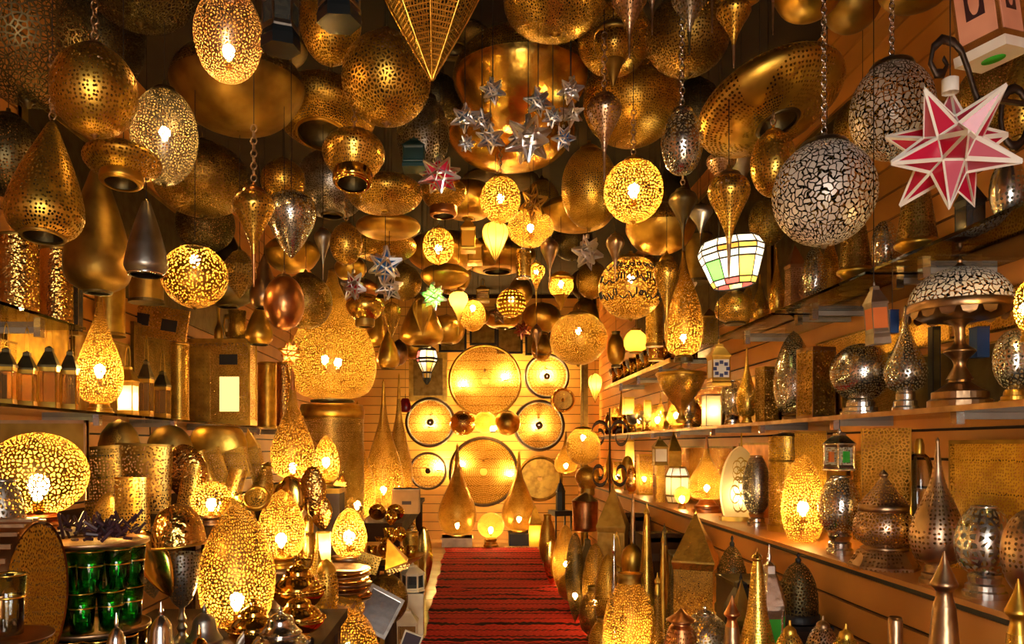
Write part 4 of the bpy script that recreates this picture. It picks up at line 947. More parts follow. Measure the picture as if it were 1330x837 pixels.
t('lit white arch lamp with flower tracery', arch('cream_skin', 'brass'), (934, 580, 988, 690), sx=1.45, zb=CZ, dr=.35, lit='bulb_leaded', bt=.35, bs=1.2, spin=-10)
t('lit onion lamp with leaf ribs and brass foot', drop('g_lace', 'copper', .16, .8), (894, 566, 942, 672), sx=1.44, zb=CZ, lit='bulb', bt=.32)
t('lit white ribbed drum lamp beside the onion lamp', paned([(.8, 0), (1, .2), (1, .75), (.7, 1)], 8, ['cream_skin', 'white_glass', 'cream_skin'], 'old', .03), (864, 606, 896, 664), sx=1.46, zb=CZ + .006, lit='bulb_leaded', bt=.55, bs=.9)
t('brass glitter column with small clock-face lantern on top', [L('body', [(.8, 0), (.8, .55)], 'g_leaf', 4, False, off=PI / 4)] + [Pc(p.name, p.V * np.array([.9, .9, .45]) + np.array([0, 0, .55]), p.F, p.mat, p.smooth, 'box', p.sub) for p in lantern('old', 'dial', hnd=False)], (846, 566, 868, 660), sx=1.365, zb=CZ)
t('plain brass house lantern with slit window behind the clock-face lantern', tower('brass', 'brass', .3), (864, 560, 886, 656), sx=1.56, zb=CZ)
t('lit tall box lamp of pierced gold sheet at the counter end', boxlamp('g_dots', 'brass'), (826, 590, 848, 644), sx=1.44, zb=CZ, lit='bulb', bt=.4)
t('small brass ball lamp behind the lit box lamp', tglobe('brass', 'old'), (806, 592, 824, 636), sx=1.44, zb=CZ)
put('brass_screen', 'pierced brass sheet behind the glass bottle on the counter', 'panel', [B('sheet', (0, 0, .5), (1, 1, .5), 'g_leaf'), B('edge', (-1, 0, .5), (.03, 1.2, .5), 'brass'), B('edge', (1, 0, .5), (.03, 1.2, .5), 'brass')], (1118, 556, 1184, 660), 2.72, dr=.05, spin=-40)
put('brass_screen', 'pierced brass sheet behind the cylinder lamp', 'panel', [B('sheet', (0, 0, .5), (1, 1, .5), 'b_dots'), B('edge', (0, 0, .98), (1, 1.2, .02), 'old')], (1032, 560, 1074, 640), 3.5, dr=.05, spin=-40)
put('glass_bottle', 'large clear glass bottle with brass stopper on the counter', 'bottle', [L('bottle', sm([(.004, 0), (.9, 0), (.95, .05), (.9, .4), (1, .6), (.7, .82), (.3, .88)], 4), 'glass', 26), L('stopper', [(.32, .87), (.32, .95), (.2, 1)], 'brass', 16)], (1172, 570, 1216, 686), sx=1.57, zb=CZ)
# -- floor in front of the counter
def f(label, pieces, box, Y, name='floor_lamp', cat='floor lamp', **k):
    return put(name, label, cat, pieces, box, Y, zb=k.pop('zb', .01), **k)
f('tall square tower lantern with pyramid roof beside the counter', tower('g_fine', 'gold', .26), (872, 660, 934, 880), 3.55, spin=-24, lit='bulb', bt=.3, name='tower_lantern', cat='lantern')
f('darker square tower lantern with pyramid roof at the counter end', tower('old', 'old', .3), (774, 628, 818, 800), 5.2, spin=-20, name='tower_lantern', cat='lantern')
f('glowing gold egg lamp at the edge of the rug', vase('g_leaf', 'old'), (783, 742, 853, 862), 3.9, lit='bulb', bt=.28, bs=1.5)
f('lit slanted gold egg lamp at the rug near the far end', egg_up('g_dots', 'gold'), (717, 682, 752, 752), 6.4, lit='bulb', bt=.4)
f('dark pierced oval lamp beside the lit slanted egg', petal('d_leaf', 'old'), (734, 692, 760, 790), 5.2, lit='bulb_dim', bt=.3)
f('pointed gold oval lamp shell with light inside by the rug', petal('g_leaf', 'gold'), (756, 706, 790, 812), 4.9, lit='bulb_small', bt=.35)
f('small lit petal lamp in front of the pointed gold oval', petal('b_leaf', 'gold'), (772, 720, 808, 838), 4.45)
f('tall brass teardrop lamp with slim neck behind the gold egg', spire_lamp('g_fine', 'brass'), (822, 654, 858, 830), 4.4)
f('slim silver cone spire beside the gold egg lamp', neck_lamp('steel', 'steel'), (792, 694, 803, 800), 4.1)
f('slender brass spire lamp in front of the tower lantern', spire_lamp('brass', 'brass'), (850, 690, 872, 840), 3.75)
f('gold pierced drop lamp leaning behind the gold egg', spire_lamp('g_lace', 'brass'), (836, 744, 872, 870), 3.3, lit='bulb_small', bt=.2)
f('tall brass neck lamp beside the dark tower lantern', spire_lamp('bronze', 'bronze'), (812, 640, 832, 790), 4.9)
f('brass lantern with arched handle beside the rug end', ufo('b_dots', 'old') , (747, 604, 780, 648), 6.6, zb=.78)
f('copper bucket lamp standing on a slim brass column', [L('base', [(.004, 0), (.8, 0), (.8, .03), (.1, .06)], 'brass', 24), L('column', [(.12, .05), (.12, .62)], 'brass', 12), L('bucket', sm([(.004, .62), (.8, .62), (.92, .70), (1, .9), (1.05, .92)], 3), 'copper', 28), L('lid', sm([(1, .92), (.6, .96), (.1, 1)], 3), 'bronze', 28)], (742, 640, 778, 770), 6.2)
f('dark bronze stand with small black lantern on it near the far wall', [B('top', (0, 0, .58), (1, 1, .03), 'black')] + [B('leg', (x, y, .28), (.08, .08, .28), 'black') for x in (-.85, .85) for y in (-.85, .85)] + [L('lantern_body', [(.5, .61), (.5, .82), (.55, .83), (.2, .93)], 'black', 6, False), L('finial', [(.1, .92), (.12, .95), (.02, 1)], 'black', 8)], (712, 620, 744, 720), 7.9, name='stand', cat='stand', spin=15)
f('silver pierced ball lamp at the bottom edge', globe('p_leaf', 'silver'), (880, 788, 952, 870), 2.75, zb=.352)
f('pink-brown cone lamp at the bottom edge beside the pierced ball', neck_lamp('c_spot', 'copper'), (846, 790, 924, 900), 2.5, zb=.352)
f('gold spire lamp with tapering pierced neck at the bottom edge', spire_lamp('g_dots', 'gold'), (950, 712, 1018, 960), 2.4, zb=.352)
f('short brass spire left of the pierced neck at the bottom edge', neck_lamp('bronze', 'copper'), (930, 774, 972, 900), 2.15, zb=.352)
f('silver hexagonal lantern with green glass under the counter', lantern('silver', 'green_glass', hnd=False, seg=6), (976, 708, 1022, 880), 2.55, zb=.352, name='metal_lantern', cat='lantern')
f('black pierced dome lamp beside the counter face', helmet('d_leaf', 'black'), (1008, 718, 1066, 812), 2.78, zb=.57)
f('brass gourd lamp at the bottom edge below the black dome', globe('g_leaf', 'brass'), (1000, 806, 1052, 880), 2.2, zb=.352)
f('pierced bronze ball beside the brass gourd at the bottom edge', globe('z_leaf', 'bronze'), (1042, 800, 1096, 880), 2.35, zb=.352)
f('mauve-bronze cone lamp with turned finial before the counter', neck_lamp('bronze', 'bronze'), (1190, 716, 1264, 960), 1.72, zb=.352)
f('pale brass cone lamp with finial in the bottom corner', neck_lamp('gold', 'brass'), (1286, 752, 1360, 960), 1.6, zb=.352)
f('short bronze pipe-topped lamp before the counter', [L('pipe', [(1, 0), (1, .98), (.85, 1), (.85, .9)], 'bronze', 20), L('collar', [(1.3, .6), (1.5, .62), (1.5, .68), (1.3, .7)], 'bronze', 20)], (1148, 800, 1178, 960), 1.85, zb=.352)
f('brass watering-can lantern with ring beside the dark tower', ufo('brass', 'old'), (806, 704, 836, 750), 4.7, zb=.3)
f('round brass lantern with ring handle behind the spires', lantern('brass', 'smoke_glass', seg=6), (784, 690, 818, 790), 4.6, name='metal_lantern', cat='lantern')
put('pedestal', 'black box under the black pierced dome lamp', 'pedestal', [B('block', (0, 0, .5), (1, 1, .5), 'leatherette'), B('lid', (0, 0, .96), (1.03, 1.03, .04), 'black')], None, at=(.085, .216, 1.187, 2.78, .352))
# far end
f('great teardrop lamp lit at its foot against the far wall', drop('gl_old', 'old', .02, .4), (569, 576, 619, 702), 9.3, zb=.11, lit='bulb', bt=.12, bs=1.6)
f('teardrop lamp glowing at the far wall beside the round trays', drop('gl_old', 'brass', .02, .4), (652, 586, 696, 692), 9.35, zb=.16, lit='bulb', bt=.16, bs=1.6)
f('small lit globe on a foot between the two far teardrop lamps', tglobe('g_dots', 'brass', .26), (620, 666, 655, 712), 9.1, zb=.012, lit='bulb', bt=.5, bs=1.8)
f('teardrop lamp lit at its foot on the dark stand', drop('gl_old', 'old', .03, .4), (720, 560, 750, 610), 8.3, zb=.9, lit='bulb', bt=.2, bs=1.4)
put('pedestal', 'pale stone block under the great far teardrop lamp', 'pedestal', [B('block', (0, 0, .5), (1, 1, .5), 'cream'), B('slab', (0, 0, .93), (1.06, 1.06, .07), 'cream')], None, at=(.18, .11, -.15, 9.3, .0))
put('pedestal', 'black block under the glowing far teardrop lamp', 'pedestal', [B('block', (0, 0, .5), (1, 1, .5), 'black'), B('slab', (0, 0, .95), (1.05, 1.05, .05), 'dark')], None, at=(.12, .16, .595, 9.35, .0))
f('small brass house lantern beside the rug end', tower('amber_glass', 'brass', .45), (686, 655, 704, 714), 9.2, name='tower_lantern', cat='lantern', lit='bulb_small', bt=.3)
# small lit lamps at the far wall foot
f('little brass egg lamp beside the rug fringe', vase('b_dots', 'brass'), (700, 668, 722, 728), 7.6)
f('brass dish leaning beside the rug edge', petal('shiny', 'gold'), (706, 700, 726, 752), 6.6, dr=.3)
f('pierced brass bowl lying at the rug edge', globe('b_leaf', 'brass'), (724, 742, 752, 768), 5.9)
# -- floor and tables on the near side: tall drops behind
t('giant brass pear lamp with two bulbs glowing inside', fatdrop('g_dots', 'dark', .02), (374, 350, 489, 524), 4.5, lit='bulb', bulbs=[(-.16, -.1, .32), (.14, -.1, .30)], bs=1.35)
put('drum_pedestal', 'pierced brass drum under the giant pear lamp', 'pedestal', [L('drum', [(1, .02), (1, .5), (1, .9)], 'o_lace', 32), L('rim', ring(1, .93, .03, .03), 'brass', 32), L('top', [(.004, .985), (.96, .985), (1, .96)], 'brass', 32), L('foot', ring(1, .02, .03, .02), 'brass', 32)], (388, 524, 474, 700), 4.5, zb=TB)
t('lit teardrop lamp with long thin neck beside the giant pear', drop('g_fine', 'copper', .05, .5), (351, 478, 409, 622), 3.75, zb=TB + .49, lit='bulb', bt=.14, bs=1.2)
put('pedestal', 'brass-bound block under the lit long-necked teardrop', 'pedestal', [B('block', (0, 0, .5), (1, 1, .5), 'bronze'), B('edge', (0, 0, .97), (1.03, 1.03, .03), 'brass')], None, at=(.10, .49, -.862, 3.75, TB))
t('small brilliantly lit egg lamp on a dark box', tegg_point('g_dots', 'brass', .12), (406, 566, 441, 634), 4.1, zb=.98, lit='bulb', bt=.5, bs=1.3)
put('pedestal', 'dark box under the brilliantly lit small egg', 'pedestal', [B('block', (0, 0, .5), (1, 1, .5), 'leatherette'), B('lid', (0, 0, .97), (1.03, 1.03, .03), 'brass')], None, at=(.085, .45, -.765, 4.1, TB))
put('pedestal', 'brass-topped block under the hammered vase lamp', 'pedestal', [B('block', (0, 0, .5), (1, 1, .5), 'leatherette'), B('slab', (0, 0, .96), (1.04, 1.04, .04), 'brass')], None, at=(.05, .37, -.92, 4.15, TB))
t('tall gold teardrop lamp with bulb low down in the row', drop('g_dots', 'brass', .02, .4), (440, 520, 488, 668), 5.0, zb=TC, lit='bulb', bt=.13, bs=1.4)
t('largest of the three tall teardrops with smooth gold sides', drop('glimmer', 'brass', .02, .4), (472, 492, 524, 652), 5.5, zb=TC + .02, lit='bulb', bt=.16, bs=1.4)
t('slim teardrop lamp rising behind the largest one', drop('glimmer', 'brass', .02, .4), (500, 484, 536, 640), 6.1, zb=TC, lit='bulb_small', bt=.14, bs=1.2)
put('carton', 'cardboard carton with a dark logo by the tall teardrops', 'box', [B('body', (0, 0, .5), (1, 1, .5), 'card'), B('printed_mark', (.1, -1.01, .45), (.35, .01, .07), 'leatherette'), B('flap', (0, 0, .99), (1.01, 1.01, .01), 'cream')], (509, 634, 546, 668), 5.3, minh=.6)
t('brass ball lamp behind the lit long-necked teardrop', vase('hammered', 'brass'), (374, 540, 402, 640), 4.15, zb=.902)
t('tall brass cylinder shade by the small multicoloured star', cyl('brass', 'brass'), (334, 470, 360, 545), sx=-1.58, zb=ZL)
t('shining brass cylinder shade under the multicoloured star', cyl('hammered', 'brass'), (358, 470, 380, 548), sx=-1.5, zb=ZL)
# lit eggs and globes on the tables
t('large lit gold egg lamp with flower cuts on the near table', tegg_point('g_lace', 'gold', .03, .4), (256, 654, 358, 812), 2.3, zb=TA + .02, lit='bulb', bt=.22, bs=1.3)
t('lit gold egg lamp with honeycomb cuts behind the ornate dish', tegg_point('g_lace', 'brass', .14), (333, 636, 397, 730), 3.0, zb=TB + .2, lit='bulb', bt=.36, bs=1.3)
put('pedestal', 'dark round plinth under the honeycomb egg lamp', 'pedestal', [L('plinth', [(.004, 0), (1, 0), (.9, .1), (.9, .9), (1, 1), (.004, 1)], 'bronze', 24)], None, at=(.09, .2, -.735, 3.0, TB))
t('brightest lit egg lamp, nearly white, above the plates', egg_up('g_dots', 'gold'), (430, 660, 477, 724), 3.6, zb=.685, lit='bulb', bt=.42, bs=1.6)
put('pedestal', 'low brass drum under the nearly white egg lamp', 'pedestal', [L('plinth', [(.004, 0), (1, 0), (.9, .1), (.9, .9), (1, 1), (.004, 1)], 'bronze', 24)], None, at=(.085, .155, -.564, 3.6, TB))
t('small lit lace globe with spirals on a wooden foot', tglobe('g_lace', 'bronze', .2, .55), (246, 626, 302, 690), 2.75, zb=TD, lit='bulb', bt=.5, bs=1.1)
t('great lit lace globe in front of the leaning wall shades', tglobe('g_lace', 'copper', .16, .5), (-22, 562, 117, 686), 1.85, zb=1.0, lit='bulb', bt=.46, bs=1.5)
put('pedestal', 'cream drum under the great lit lace globe', 'pedestal', [L('plinth', [(.004, 0), (1, 0), (.92, .1), (.92, .9), (1, 1), (.004, 1)], 'cream', 28)], None, at=(.085, .36, -1.04, 1.85, TA))
t('dark silver egg lamp at the picture edge under the lit globe', tegg('p_leaf', 'pewter', .1), (-30, 622, 39, 740), 1.6, zb=TA + .2)
t('gold egg lamp leaning at the bottom edge by the small frame', egg_up('g_dots', 'gold'), (414, 790, 492, 880), 2.85, zb=.36, lit='bulb_dim', bt=.4)

for lb, bx, zz, kind, sxx in (('lit gold ball lamp in the cluttered far middle shelf', (792, 528, 806, 560), ZM, tglobe('g_dots', 'brass', .2), 1.42), ('lit gold drop lamp in the cluttered far middle shelf', (850, 508, 866, 556), ZM, drop('g_dots', 'brass', .12), 1.55),
                         ('lit amber cylinder lamp at the far end of the counter', (812, 572, 824, 610), CZ, cyl('yellow_skin', 'brass'), 1.56), ('lit gold egg lamp on the far upper shelf', (824, 440, 842, 484), ZU, tegg_point('g_dots', 'brass'), 1.5),
                         ('lit gold drop lamp on the far upper shelf', (846, 426, 862, 474), ZU, drop('g_dots', 'brass', .12), 1.5)):
    t(lb, kind, bx, sx=sxx, zb=zz, lit='bulb', bt=.45, bs=1.2)

# ------------------------------------------------------------------ long shelf of lanterns by the slatted wall
def w(label, pieces, box, name='glass_lantern', cat='lantern', **k):
    kk = dict(LS); kk.update(k)
    return put(name, label, cat, pieces, box, kk.pop('Y', None), **kk)
for lb, bx in (('first glass lantern from the picture edge on the long shelf', (-8, 418, 24, 505)), ('second glass lantern from the picture edge on the long shelf', (20, 424, 50, 508)),
               ('third glass lantern with wide dark hood on the long shelf', (48, 414, 80, 511)), ('fourth glass lantern close to the lit drop lamp', (78, 420, 104, 514))):
    w(lb, lantern('brass', 'clear_pane', 'dark', feet=.05), bx, spin=14)
w('lit gold drop lamp with tall spire on the long shelf', drop('g_lace', 'brass', .08), (97, 358, 161, 520), name='table_lamp', cat='table lamp', sx=-1.50, lit='bulb', bt=.32, bs=1.3)
w('pale glass lantern glowing beside the lit drop lamp', lantern('brass', 'white_glass', feet=.05), (150, 446, 182, 524), lit='bulb_small', bt=.3, bs=.7)
w('dark-hooded glass lantern with ring in the middle of the long shelf', lantern('brass', 'clear_pane', 'dark', feet=.05), (179, 434, 201, 524))
w('smallest glass lantern beside the brass column', lantern('brass', 'clear_pane', 'dark', feet=.05), (199, 454, 223, 528))
w('plain brass column lamp on the long shelf', cyl('b_fine', 'brass'), (221, 444, 246, 530), name='box_lamp', cat='table lamp')
wbl = w('wide brass box lamp with diamond lattice side and lit window', boxlamp('glimmer', 'brass', (.35, .36, .32, .2, 'window_glow')) + [B('oval_cutout', (.32, -1.03, .76), (.3, .02, .06), 'black'), B('lattice_panel', (-.62, -1.03, .48), (.34, .02, .42), 'lattice')], (243, 440, 334, 540), name='box_lamp', cat='table lamp', dr=.4)  # window panel emits by itself in place of light through the sheet
w('gold pierced plate with oval cut-outs propped above the glass lanterns', [B('sheet', (0, 0, .5), (1, 1, .5), 'glimmer'), B('oval_cutout', (-.55, -1.1, .52), (.26, .3, .18), 'black'), B('oval_cutout', (.4, -1.1, .45), (.26, .3, .18), 'black')], (163, 392, 248, 446), name='brass_screen', cat='panel', zb=None, sx=-1.66, dr=.06, roll=9)
bpy.context.view_layer.update(); bz = max((c.matrix_world @ v.co).z for c in wbl.children for v in c.data.vertices) + .002; bY = wbl.location.y
w('brass mug standing on the wide box lamp', [L('body', [(.004, 0), (1, 0), (.96, .5), (1, 1), (.95, 1), (.93, .1)], 'b_dots', 24), tube('handle', [(-.95, 0, .8), (-1.5, 0, .8), (-1.6, 0, .45), (-1.4, 0, .2), (-.95, 0, .2)], .09, 'brass')], (290, 402, 320, 446), name='mug', cat='mug', zb=bz, sx=None, Y=bY)
w('slim brass bottle beside the mug on the box lamp', [L('body', sm([(.004, 0), (1, 0), (1, .3), (.4, .5), (.3, .8), (.4, 1)], 3), 'brass', 16)], (278, 398, 290, 446), name='bottle', cat='bottle', zb=bz, sx=None, Y=bY)
w('bent brass wall shade at the picture edge on the high shelf', bent('hammered', 'old'), (-8, 300, 52, 398), name='wall_sconce', cat='wall lamp', sx=-1.58, zb=1.64)
w('second bent brass wall shade on the high shelf', bent('hammered', 'old'), (50, 318, 96, 410), name='wall_sconce', cat='wall lamp', sx=-1.56, zb=1.64)
w('dark glass case beside the bent shades on the high shelf', boxlamp('smoke_glass', 'old'), (90, 355, 108, 420), name='box_lamp', cat='table lamp', sx=-1.56, zb=1.64)
w('plain tall brass shade behind the spire of the lit drop lamp', cyl('brass', 'old'), (122, 362, 164, 440), name='table_lamp', cat='table lamp', sx=-1.7, zb=None)
put('fret_screen', 'pierced brass strip on the wall above the four glass lanterns', 'panel', [B('sheet', (0, 0, .5), (1, 1, .5), 'b_lace'), B('rim_strip', (0, 0, .03), (1.2, 1.01, .03), 'old'), B('rim_strip', (0, 0, .97), (1.2, 1.01, .03), 'old')], None, at=(.004, .13, -1.745, 2.5, 1.47), dr=115)
# sockets and plugs under the long shelf
for lb, x in (('black plug and cable on the wall above the domed shades', 180), ('black plug hanging beside the pile of wall shades', 318)):
    Yp = 1.74 / (610 - x) * 1000; z = CH + (PY - (548 if x < 200 else 552)) / F * Yp
    put('wall_plug', lb, 'plug', [B('socket_plate', (0, 0, .8), (1, .15, .2), 'cream'), B('plug', (-.3, -.5, .75), (.35, .5, .12), 'black'), tube('cable', [(-.3, -.6, .7), (-.4, -.7, .4), (-.1, -.6, .1), (.2, -.4, 0)], .08, 'black')], None, at=(.04, .16, -1.70, Yp, z - .12), spin=90)

# ------------------------------------------------------------------ wall shades piled on the bench
def ws(label, pieces, box, Y, name='wall_sconce', cat='wall lamp', **k):
    return put(name, label, cat, pieces, box, Y, **k)
ws('wide brass wall panel behind the great lit globe', [B('sheet', (0, 0, .5), (1, 1, .5), 'old'), B('edge', (0, -.5, .98), (1, 1.2, .02), 'bronze'), B('edge', (.98, -.5, .5), (.02, 1.2, .5), 'bronze')], (-12, 546, 116, 650), 2.3, dr=.06, roll=0)
ws('curved brown brass sheet with round hole behind the vase shade', bent('o_dots', 'old') + [L('round_hole', ell(.28, .46, -88, 88, .14, 6), 'copper', 14, cx=.3, cy=-.95)], (104, 578, 166, 692), 2.45, dr=.25, roll=-4)
ws('large curved brass sheet standing in the middle of the pile', bent('gl_old', 'old'), (146, 575, 226, 668), 2.6, dr=.25, roll=2)
ws('brass sheet bent like a vase mouth in front of the curved sheets', bent('g_dots', 'gold'), (148, 620, 196, 706), 2.25, dr=.35)
ws('domed brass shade with lace window above the pile', [L('dome', ell(.0, 2.0, -90, 0, 1, 8)[::-1] and [(1, .0), (.97, .3), (.82, .62), (.5, .88), (.02, 1)], 'old', 26), L('lace_window', [(.5, .12), (.46, .5), (.2, .72)], 'b_lace', 16, cy=-.55, sr=.9)], (126, 545, 184, 590), 3.0, dr=.6)
ws('second domed brass shade above the curved sheets', [L('dome', sm([(1, 0), (.97, .35), (.8, .68), (.45, .92), (.02, 1)], 3), 'old', 26), L('edge', ring(1, .02, .02, .02), 'bronze', 26)], (188, 552, 252, 596), 3.2, dr=.6)
ws('long trough-shaped brass shade highest in the pile', [L('dome', sm([(1, 0), (1, .4), (.86, .8), (.6, 1), (.02, 1)], 3), 'brass', 22), L('edge', ring(1, .02, .02, .03), 'old', 22)], (244, 553, 322, 590), 3.35, dr=.4)
ws('crumpled shiny brass dish standing behind the small lit globe', petal('hammered', 'gold'), (212, 577, 270, 652), 2.95, dr=.4, roll=-8)
ws('brass wedge shade leaning next to the shiny dish', bent('b_fine', 'brass'), (248, 584, 284, 640), 3.1, dr=.5, roll=-20)
ws('open-fret brass box shade leaning in the pile', boxlamp('b_lace', 'brass'), (262, 580, 300, 634), 3.15, dr=.5, roll=-18)
ws('second open-fret box shade just beside the first', boxlamp('b_lace', 'brass'), (286, 580, 330, 626), 3.3, dr=.5, roll=-16)
ws('angular brass shade with pierced face beside the trough shade', tower('b_fine', 'brass', .3), (316, 556, 352, 640), 3.6, roll=-14)
ws('pierced brass cone shade beside the honeycomb egg', neck_lamp('g_dots', 'brass'), (322, 600, 356, 650), 3.4, roll=12)
ws('brass corner shade above the small lit globe', bent('g_fine', 'brass'), (288, 606, 322, 652), 2.95, dr=.6, roll=14)
ws('round brass ring frame with pierced heart', tray('b_dots', 'brass', False, .3), (316, 632, 352, 664), 2.8, pitch=60, minh=.3)
ws('gold petal shade leaning against the big flower-cut egg', petal('g_fine', 'gold'), (282, 646, 330, 716), 2.75, dr=.3, roll=-25)
ws('small silver shell leaning beside the green glasses', petal('p_dots', 'pewter'), (172, 700, 214, 778), 2.15, dr=.4, roll=-10)
ws('bright gold leaf-shaped shade leaning beside the green glasses', petal('shiny', 'gold'), (176, 688, 226, 776), 2.05, dr=.25, roll=-24)
ws('shiny domed brass bowl upturned above the silver goblet', [L('dome', sm([(1, 0), (1, .12), (.9, .5), (.6, .85), (.02, 1)], 4), 'hammered', 30), L('edge', ring(1, .02, .03, .03), 'brass', 30)], (196, 654, 270, 716), 1.98, roll=-6)
put('goblet', 'silver pierced goblet lamp with ringed stem by the big egg', 'goblet', goblet('pewter'), (212, 716, 260, 820), 2.12, zb=TA + .003)
# big wheel-shaped pierced lamp, cream bowl
wl = [L('face', [(.02, .98), (.4, .99), (.8, .99), (.96, .98)], 'wheel_face', 44), L('face', [(.02, .02), (.5, .01), (.96, .02)], 'b_dots', 44), L('tyre', [(1, 0), (1.02, .05), (1.02, .95), (1, 1)], 'copper', 44)]
for k in range(30):
    a = 2 * PI * k / 30; wl.append(B('rung', (1.02 * math.cos(a), 1.02 * math.sin(a), .5), (.03, .03, .44), 'bronze'))
put('wheel_lamp', 'upright wheel-shaped lamp with pierced orange face in the corner', 'table lamp', wl, None, at=(.140, .09, -.89, 1.42, .92), pitch=90, spin=0, roll=0)
bpy.data.objects['wheel_lamp'].rotation_euler = (Matrix.Rotation(math.radians(97), 3, 'Z') @ Matrix.Rotation(math.radians(90), 3, 'X')).to_euler()
put('wheel_stand', 'dark cradle block under the wheel-shaped lamp', 'stand', [B('block', (0, 0, .5), (1, 1, .5), 'leatherette'), B('lip', (0, -.9, .9), (1, .1, .1), 'bronze')], None, at=(.05, .136, -.845, 1.42, TA + .002), spin=97)
# tumblers: green ones in two tiers on a tray over dark teal ones
put('tray', 'thin metal tray carrying the green tea glasses', 'tray', [L('tray', sm([(.004, .3), (.9, .3), (1, 1), (1.02, .9), (.92, 0), (.004, 0)], 2), 'bronze', 36)], None, at=(.115, .012, -.83, 1.70, .795))
put('tray', 'dark tray of twigs and beads on the green glasses', 'tray', [L('tray', sm([(.004, .3), (.9, .3), (1, 1), (1.02, .9), (.92, 0), (.004, 0)], 2), 'bronze', 36)], None, at=(.112, .012, -.83, 1.70, .982))
for tier, (zz, n0, gl, hh, nm) in enumerate(((.808, 9, 'green_tumbler', .085, 'lower'), (.895, 9, 'green_tumbler', .085, 'upper'), (TA + .002, 9, 'teal_tumbler', .150, 'teal'))):
    for k in range(n0):
        a = 2 * PI * k / n0 + .2 * tier
        front = math.sin(a) < -.2
        if not front and k % 2: continue
        lb = {'lower': 'green tea glass with gilt bands in the lower tier on the tray', 'upper': 'green tea glass with gilt bands in the upper tier under the twigs', 'teal': 'dark teal glass in the ring under the metal tray'}[nm]
        put('tea_glass', lb, 'glass', tumbler(gl), None, at=(.029 if tier < 2 else .030, hh, -.83 + .08 * math.cos(a), 1.70 + .08 * math.sin(a), zz), group={'lower': 'lower tier of green tea glasses', 'upper': 'upper tier of green tea glasses', 'teal': 'teal glasses under the tray'}[nm])
tw = []
for k in range(110):
    a = random.uniform(0, 2 * PI); r = random.uniform(0, .10); z = random.uniform(.012, .045); b = random.uniform(0, 2 * PI); l_ = random.uniform(.010, .028)
    tw.append(((r * math.cos(a), r * math.sin(a), z), (r * math.cos(a) + l_ * math.cos(b), r * math.sin(a) + l_ * math.sin(b), z + random.uniform(-.006, .03))))
hp = link('dried_twigs', mesh_of(bars('dried_twigs', tw, .0035, 'purple', sides=5), np.ones(3)), None, (-.83, 1.70, .985))
hp['label'] = 'heap of dark purple dried twigs on the green glasses'; hp['category'] = 'dried twigs'; hp['kind'] = 'stuff'
put('tea_glass', 'clear tea glass with gilt bands in the bottom corner', 'glass', tumbler('glass'), (-14, 742, 36, 828), 1.15, minh=1.2)
put('plate', 'thin metal plate under the clear glass in the corner', 'plate', plate('bronze'), (-70, 812, 72, 852), 1.15, minh=.1)
# teapots and lidded dishes
for lb, bx, Yp, m in (('silver teapot with tall bell lid in front of the goblet', (158, 782, 262, 900), 1.47, 'steel'), ('small silver teapot lid at the bottom edge beside the teal glasses', (108, 796, 196, 900), 1.36, 'steel'),
                      ('silver teapot with bell lid under the big egg', (214, 784, 318, 900), 1.72, 'pewter'), ('silver teapot at the bottom edge before the ornate dish', (322, 788, 408, 890), 1.9, 'steel'),
                      ('gold teapot at the bottom edge between silver teapots', (222, 812, 300, 900), 1.4, 'shiny')):
    put('teapot', lb, 'teapot', teapot(m), bx, Yp, zb=TA - .05 + .053, spin=random.uniform(-40, 40))
put('lidded_dish', 'gold oval dish with embossed side and slanted lid', 'dish', dish('shiny'), (292, 778, 366, 850), 2.05, zb=TA + .003)
put('lidded_dish', 'most ornate gold sugar dish with tiered lid', 'dish', dish('shiny'), (350, 724, 424, 800), 2.5, zb=TA + .003)
put('lidded_dish', 'wide gold dish with rounded lid before the ornate one', 'dish', dish('shiny', True), (352, 768, 424, 846), 2.2, zb=TA + .003)
put('lidded_dish', 'small gold lidded dish beside the honeycomb egg lamp', 'dish', dish('gold'), (384, 650, 416, 742), 3.2, zb=TB + .003)
put('round_box', 'round brass box with rosette cuts beside the plates', 'box', [L('body', sm([(.004, 0), (.7, 0), (1, .3), (1, .6), (.8, .8)], 4), 'b_leaf', 26), L('lid', sm([(.85, .8), (.6, .92), (.1, 1)], 3), 'brass', 26)], (408, 726, 440, 776), 2.9, zb=TB + .003)
t('brass drop lamp with open lit mouth between the dishes', drop('b_dots', 'brass', .1), (394, 690, 430, 770), 2.95, zb=TB + .003)
t('small white lit shade between the honeycomb egg and white egg', cyl('cream_skin', 'brass'), (410, 690, 430, 728), 3.5, zb=.68, lit='bulb_small', bt=.5, bs=.7)
put('pedestal', 'brass block under the small white lit shade', 'pedestal', [B('block', (0, 0, .5), (1, 1, .5), 'bronze'), B('slab', (0, 0, .95), (1.05, 1.05, .05), 'brass')], None, at=(.035, .148, -.665, 3.5, TB))
for k in range(9):
    put('plate', ['lowest brass plate of the stack under the white egg lamp', 'topmost brass plate of the stack under the white egg lamp', 'brass plate inside the stack under the white egg lamp'][0 if k == 0 else 1 if k == 8 else 2], 'plate', plate('shiny' if k % 2 else 'bronze'), None,
        at=(.115, .026, -.535 + .004 * math.sin(k * 2.1), 3.28, TB + .002 + .016 * k), roll=2 * math.sin(k * 1.7), group='stacked brass plates' if 0 < k < 8 else None)
